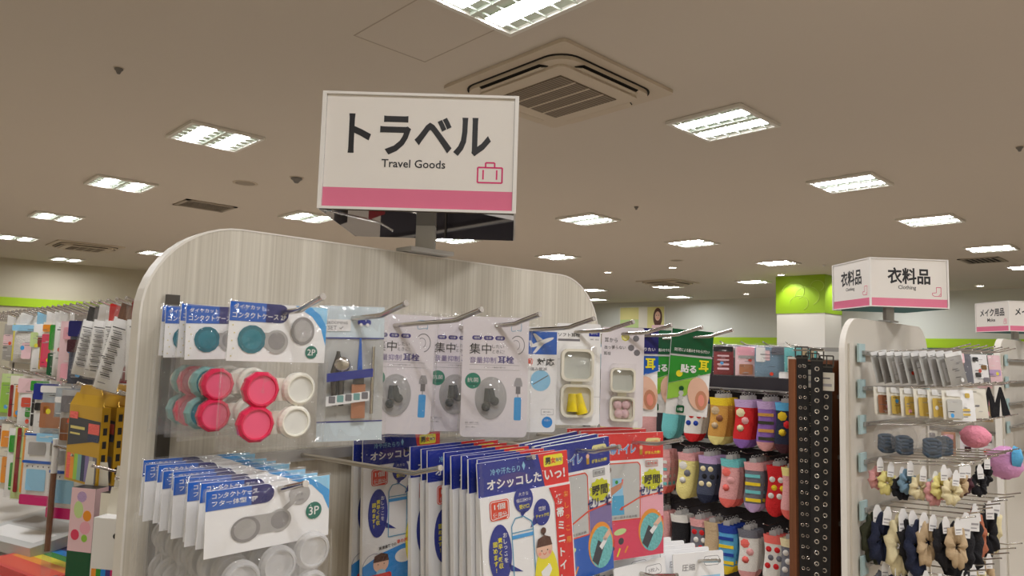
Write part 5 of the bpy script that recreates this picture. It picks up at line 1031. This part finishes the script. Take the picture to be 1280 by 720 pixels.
for hx, Y, m, bd, lb in ((2.78, .69, 'paper', [(.1, .25, .2, .6, 'gold_foil'), (.6, .68, -.5, .5, 'gold_foil'), (.75, .82, -.5, .5, 'gold_foil')], 'white card with gold pins, front of the second row'), (2.99, .70, 'box_cream', [(.55, .6, -.2, .2, 'ink_grey')], 'large cream card on the second row'), (3.08, .74, 'paper', [(.3, .5, -.3, .3, 'ink_lightgrey')], 'white card behind the large cream card')):
    cpack('hair_card', lb, 'hair accessory card', hx, Y, 1, .09, .105, .003, m, bd, None, -34, 0)
for hx, Y, lb in ((3.19, .70, 'black ribbon hair tie hanging on the second row'), (3.27, .68, 'black ribbon hair tie at the end of the second row')):
    t = thing('black_ribbon', lb, 'ribbon', (hx, Y, CR[1] + .01), (0, 0, rad(-40))); m = MB(); m.ext([(-.002, 0), (.004, 0), (.04, -.11), (.008, -.11)], -.002, .002, 'black_cloth'); m.build('tail', t); m = MB(); m.ext([(-.004, 0), (.002, 0), (-.008, -.12), (-.04, -.12)], -.003, -.001, 'black_cloth'); m.build('tail', t)
# oval packs of coiled hair ties
for k, (hx, Y) in enumerate(((2.66, .885), (2.66, .83), (2.66, .745), (2.77, .74))):
    t = thing('coil_hairtie_pack', 'oval clear pack of blue-grey hair coils, %s from the left' % ['first', 'second', 'third', 'fourth'][k], 'hair accessory pack', (hx, Y, CR[2] + .012), (-.05, .08, rad(-38)), 'oval hair coil packs')
    for j in range(4):
        m = MB(); m.tube([(.026 * math.cos(a), .006 * math.sin(3 * a), -.055 - .012 * j + .010 * math.sin(a)) for a in [q * PI / 8 for q in range(17)]], .0065, 'denim', 6); m.build('hair_coil', t)
    m = MB(); m.lathe([(.048, 0), (.044, -.008), (.03, -.014), (.0005, -.016)], 0, -.055, 'film_cloudy', 24, rz=1.15); m.lathe([(.048, 0), (.044, .008), (.03, .014), (.0005, .016)], 0, -.055, 'film_cloudy', 24, rz=1.15); m.ring(0, -.055, .047, .051, 0, 'film_cloudy', rz=1.15); m.build('bag', t)
def puff(name, lb, loc, r, m, seed, parts=None, rz=1.0):
    t = thing(name, lb, 'hair puff', loc); rnd = random.Random(seed); b = MB(); vs = []; fs = []; n, k2 = 18, 12
    for j in range(k2 + 1):
        th = PI * j / k2
        for i in range(n):
            ph = 2 * PI * i / n; rr = r * (1 + rnd.uniform(-.08, .08)); vs.append((rr * math.sin(th) * math.cos(ph), rr * math.sin(th) * math.sin(ph), rr * math.cos(th) * rz - r * rz))
    for j in range(k2):
        for i in range(n): fs.append((j * n + i, (j + 1) * n + i, (j + 1) * n + (i + 1) % n, j * n + (i + 1) % n))
    b.add(vs, fs, m, True); b.build('puff', t); b = MB(); b.tube([(0, 0, -.004), (0, 0, .03)], .002, 'white'); b.build('loop', t); return t
puff('pink_puff', 'round soft pink puff ball hanging on the third row', (2.985, .70, CR[2] + .0), .048, 'pouf_pink', 3, rz=.8)
pf = puff('tulle_puff', 'pink and lavender tulle puff at the right end of the display', (3.36, .69, CR[3] + .03), .062, 'pouf_mix', 4)
b = MB(); b.lathe([(.045, 0), (.035, -.02), (.0005, -.03)], -.02, -.035, 'sky_cloth', 12, y=-.035); b.build('blue_tuft', pf)
# scrunchies on white tags
def scrunchie_mesh(m, seed, R=.032, r=.017, stretch=1.3):
    rnd = random.Random(seed); b = MB(); n, k2 = 40, 10; vs = []; fs = []; ph = [rnd.uniform(0, 6.28) for _ in range(4)]
    for i in range(n):
        a = 2 * PI * i / n; rr = r * (1 + .22 * math.sin(9 * a + ph[0]) + .12 * math.sin(17 * a + ph[1])); cx = R * (1 + .08 * math.sin(3 * a + ph[2]))
        for j in range(k2):
            t = 2 * PI * j / k2; q = rr * (1 + .1 * math.sin(3 * t + 5 * a))
            vs.append(((cx + q * math.cos(t)) * math.cos(a) * .8, q * math.sin(t) * .6 + .004 * math.sin(5 * a + ph[3]), (cx + q * math.cos(t)) * math.sin(a) * stretch - R * stretch - .05))
    for i in range(n):
        for j in range(k2):
            fs.append((i * k2 + j, i * k2 + (j + 1) % k2, ((i + 1) % n) * k2 + (j + 1) % k2, ((i + 1) % n) * k2 + j))
    b.add(vs, fs, m, True); return b
def scrunchie(lb, hx, Y, row, m, seed, s=1.0, R=.032, r=.017, st=1.3, yaw=-35, roll=0.0, tagm='paper', grp='scrunchies on white tags', dz=.0):
    t = thing('scrunchie', lb, 'scrunchie', (hx, Y, CR[row] + .012 + dz), (0, roll, rad(yaw)), grp); t.scale = (s, s, s)
    scrunchie_mesh(m, seed, R, r, st).build('ring', t)
    c = MB(); c.ext([(-.014, -.052), (.014, -.052), (.014, -.01), (.005, .01), (-.005, .01), (-.014, -.01)], -.002 - r, -.0008 - r, tagm); c.rect(-.011, -.035, .011, -.03, -.0025 - r, 'ink_lightgrey'); c.rect(-.011, -.045, .006, -.042, -.0025 - r, 'ink_lightgrey'); c.build('tag', t)
    return t
ROW4 = [(2.66, .92, 'pink_cloth', 'rose scrunchie nearest the panel, fourth row'), (2.66, .885, 'lemon_cloth', 'lemon scrunchie beside the rose one, fourth row'), (2.66, .85, 'black_cloth', 'black scrunchie after the lemon one, fourth row'), (2.66, .825, 'blue_cloth', 'grey-blue scrunchie half hidden on the fourth row'), (2.66, .785, 'cream_cloth', 'cream scrunchie in the middle of the fourth row'), (2.66, .75, 'pink_cloth', 'dusky pink scrunchie in the middle of the fourth row'), (2.66, .725, 'lemon_cloth', 'pale lemon scrunchie below the dusky pink one'),
        (2.66, .69, 'cream_cloth', 'ivory scrunchie at the front end of the fourth row'), (2.77, .74, 'wine_cloth', 'wine coloured scrunchie behind the ivory one'), (2.77, .70, 'beige_cloth', 'gold-beige scrunchie with a wide white card'), (2.88, .71, 'wine_cloth', 'dark brown scrunchie below the gold-beige one'), (2.985, .70, 'black_cloth', 'black velvet scrunchie right of the wide white card'), (3.09, .70, 'black_cloth', 'black ruffled scrunchie left of the tulle puff')]
for k, (hx, Y, m, lb) in enumerate(ROW4): scrunchie(lb, hx, Y, 3, m, 50 + k, .82, R=.03, r=.02, st=1.0, roll=.1 * math.sin(k * 2.1), yaw=-40, dz=-.012 * (k % 3))
ROW5 = [(2.66, .935, 'olive_cloth', 'olive green scrunchie by the panel edge, fifth row', 1.15), (2.66, .90, 'navy_cloth', 'navy scrunchie beside the olive one, fifth row', 1.1), (2.66, .855, 'cream_cloth', 'cream satin scrunchie hanging long, fifth row', 1.3), (2.66, .825, 'black_cloth', 'black scrunchie right behind the cream satin one', 1.2), (2.66, .79, 'navy_cloth', 'dark navy scrunchie between the cream and the beige ones', 1.2), (2.66, .76, 'beige_cloth', 'beige scrunchie peeking above the navy one', .95), (2.66, .725, 'black_cloth', 'small black scrunchie left of the twisted beige one', .95),
        (2.66, .69, 'beige_cloth', 'twisted beige satin scrunchie at the front, fifth row', .9), (2.77, .70, 'black_cloth', 'large black scrunchie right of the twisted beige one', 1.45), (2.88, .70, 'black_cloth', 'black velvet scrunchie with a white tag, fifth row', 1.35), (2.985, .72, 'rust_cloth', 'rust coloured scrunchie at the right of the fifth row', 1.1), (3.09, .70, 'black_cloth', 'black scrunchie at the right end of the fifth row', 1.15), (3.19, .70, 'cream_cloth', 'cream scrunchie low at the right end of the fifth row', 1.2)]
for k, (hx, Y, m, lb, s) in enumerate(ROW5): scrunchie(lb, hx, Y, 4, m, 80 + k, s * .92, R=.032, r=.021, st=1.6, roll=.12 * math.sin(k * 1.7), yaw=-42)
for k in range(10): scrunchie('scrunchie on a white tag on the lowest visible row, %s from the panel' % ['first', 'second', 'third', 'fourth', 'fifth', 'sixth', 'seventh', 'eighth', 'ninth', 'tenth'][k], 2.66 + (.105 * (k - 5) if k > 5 else 0), .91 - .042 * min(k, 5), 5, ['grey_cloth', 'navy_cloth', 'black_cloth', 'cream_cloth', 'beige_cloth'][k % 5], 120 + k, .85, yaw=-40)

# ------------------------------------------------------------------ makeup end display at the right edge
MX = 4.78
mg = make_gondola('white makeup end display cut by the right edge of the view', MX, .99, .9, EYE + .15, .03, 'panel_white', CR[:5], .1, .84, True)
for z in CR[:4]:
    for k in range(8): add_hook(mg, .14 + .1 * k, z, L=.30, rise=.012, tip=.014, bend=.045, r=.0026)
for r in range(4):
    for k in range(6):
        pack('makeup_pack', 'small makeup pack on the %s row of the makeup display, %s from its left edge' % (['top', 'second', 'third', 'fourth'][r], ['first', 'second', 'third', 'fourth', 'fifth', 'sixth'][k]), 'makeup pack', (MX + .14 + .1 * k, .76, CR[r] + .01), -20, .07, .085, .006, ['lilac_paper', 'grey_cloth', 'pink_pale', 'photo_dark', 'beige_cloth', 'paper'][(k + 2 * r) % 6], [(.1, .3, -.7, .7, 'white'), (.5, .8, -.4, .4, ['ink_grey', 'copper', 'pink_soft'][k % 3])], (), None, None, group='small makeup packs', drop=.006)

# makeup aisle rack running away behind the makeup display (faces -x)
ag = make_side_gondola('beige makeup aisle rack seen between the clothing and makeup displays', 5.25, 1.06, 4.4, EYE - .01, [EYE + .0, EYE - .2, EYE - .42], [], back='panel_white')
for r, z in enumerate((EYE + .0, EYE - .2, EYE - .42)):
    for k in range(8): side_hook(ag, 1.06, 1.12 + .1 * k, z, L=.26, rise=.01, tip=.012, bend=.04, r=.0025)
    for k in range(6):
        pack('cosmetic_pack', 'cosmetic pack on the %s row of the makeup aisle rack, %s from its near end' % (['top', 'middle', 'lowest'][r], ['first', 'second', 'third', 'fourth', 'fifth', 'sixth'][k]), 'cosmetic pack', (5.02, 1.12 + .1 * k, z + .006), -72, .075, .14, .007,
             ['pink_pale', 'beige_cloth', 'paper', 'lilac_paper', 'copper', 'box_cream'][(k + r) % 6], [(.1, .3, -.7, .7, ['white', 'pink_soft', 'ink_grey'][(k + r) % 3]), (.55, .8, -.4, .5, ['pink_soft', 'wine_cloth', 'gold_foil'][k % 3])], (), None, None, group='cosmetic packs on the makeup aisle rack', drop=.008)

# more packs low on the stationery rack near the left edge
for k, (Y, m, m2, lb) in enumerate(((2.56, 'paper', 'green_mid', 'white and green pack low at the left edge of the stationery rack'), (2.7, 'cream_case', 'orange', 'cream and orange pack low at the left edge of the stationery rack'), (2.86, 'case_grey', 'dark_red', 'grey and dark red pack low at the left edge of the stationery rack'), (3.02, 'sky_pale', 'navy', 'pale blue and navy pack low at the left edge of the stationery rack'))):
    pack('craft_pack', lb, 'craft pack', (.43, Y, R3 + .02), -55, .1, .2, .006, m, [(.1, .35, -.8, .8, m2), (.5, .9, -.6, .1, m2)], (), None, 'film', group='packs low at the left edge', drop=.01)
# far side of the same rack (faces +x), seen mirrored in the underside of the travel sign
t = thing('aisle_gondola', 'goods side of the stationery rack turned away from the viewer', 'display stand', (.79, 5.0, 0), (0, 0, PI / 2))
MB().box(-3.92, 0, 0, .008, .1, EYE + .045, 'shelf_white').build('back_panel', t)
MB().box(-3.92, 0, -.022, -.0005, R1 - .01, R1 + .006, 'metal_grey').build('hook_rail', t)
for k in range(16): add_hook(t, -3.5 + .2 * k, R1, **hk)
cols = ['navy', 'dark_red', 'box_black', 'paper', 'teal_cap', 'photo_dark', 'gold_box', 'wine_cloth']
for k in range(12):
    for j in range(2):
        pack('craft_pack', 'coloured pack on the far side of the stationery rack, hook %s, %s' % (['one', 'two', 'three', 'four', 'five', 'six', 'seven', 'eight', 'nine', 'ten', 'eleven', 'twelve'][k], ['front', 'rear'][j]), 'craft pack', (1.08 - .14 * j, 1.5 + .2 * k, R1 + .01), 80, .12, .16, .006, cols[(k + 3 * j) % 8], [(.1, .4, -.7, .7, cols[(k + 3) % 8])], (), None, None, group='packs on the far side of the stationery rack', drop=.01)

# further socks along the rack, mostly hidden behind the ear pouches
protos = [o for o in bpy.data.objects if o.name.startswith('sock_pair') and o.parent is None and o.get('label', '').endswith('front one')]
for r in (1, 2, 3):
    for k in range(5):
        o = protos[(r * 7 + k * 5) % len(protos)]; nm = o['label'].replace(', front one', '').replace('pair of ', '').replace(' beside the brown board', '')
        dup(o, 'pair of ' + nm + ', far %s row, %s' % (['upper', 'middle', 'lower'][r - 1], ['first', 'second', 'third', 'fourth', 'last'][k]), (2.63, 1.90 + .1 * k, Q[r] + .004), None, 'socks on the rack')
for k in range(5): pack('cloth_pack', 'folded cloth pack at the far end of the row above the socks, %s' % ['first', 'second', 'third', 'fourth', 'last'][k], 'cloth pack', (2.63, 1.9 + .1 * k, Q[0] + .006), -70, .085, .115, .007, ['grey_cloth', 'pink_cloth', 'blue_cloth', 'cream_cloth', 'slate_cloth'][k], [(.1, .4, -.7, .2, 'white')], (), None, 'film', group='cloth packs above the socks', drop=.008)
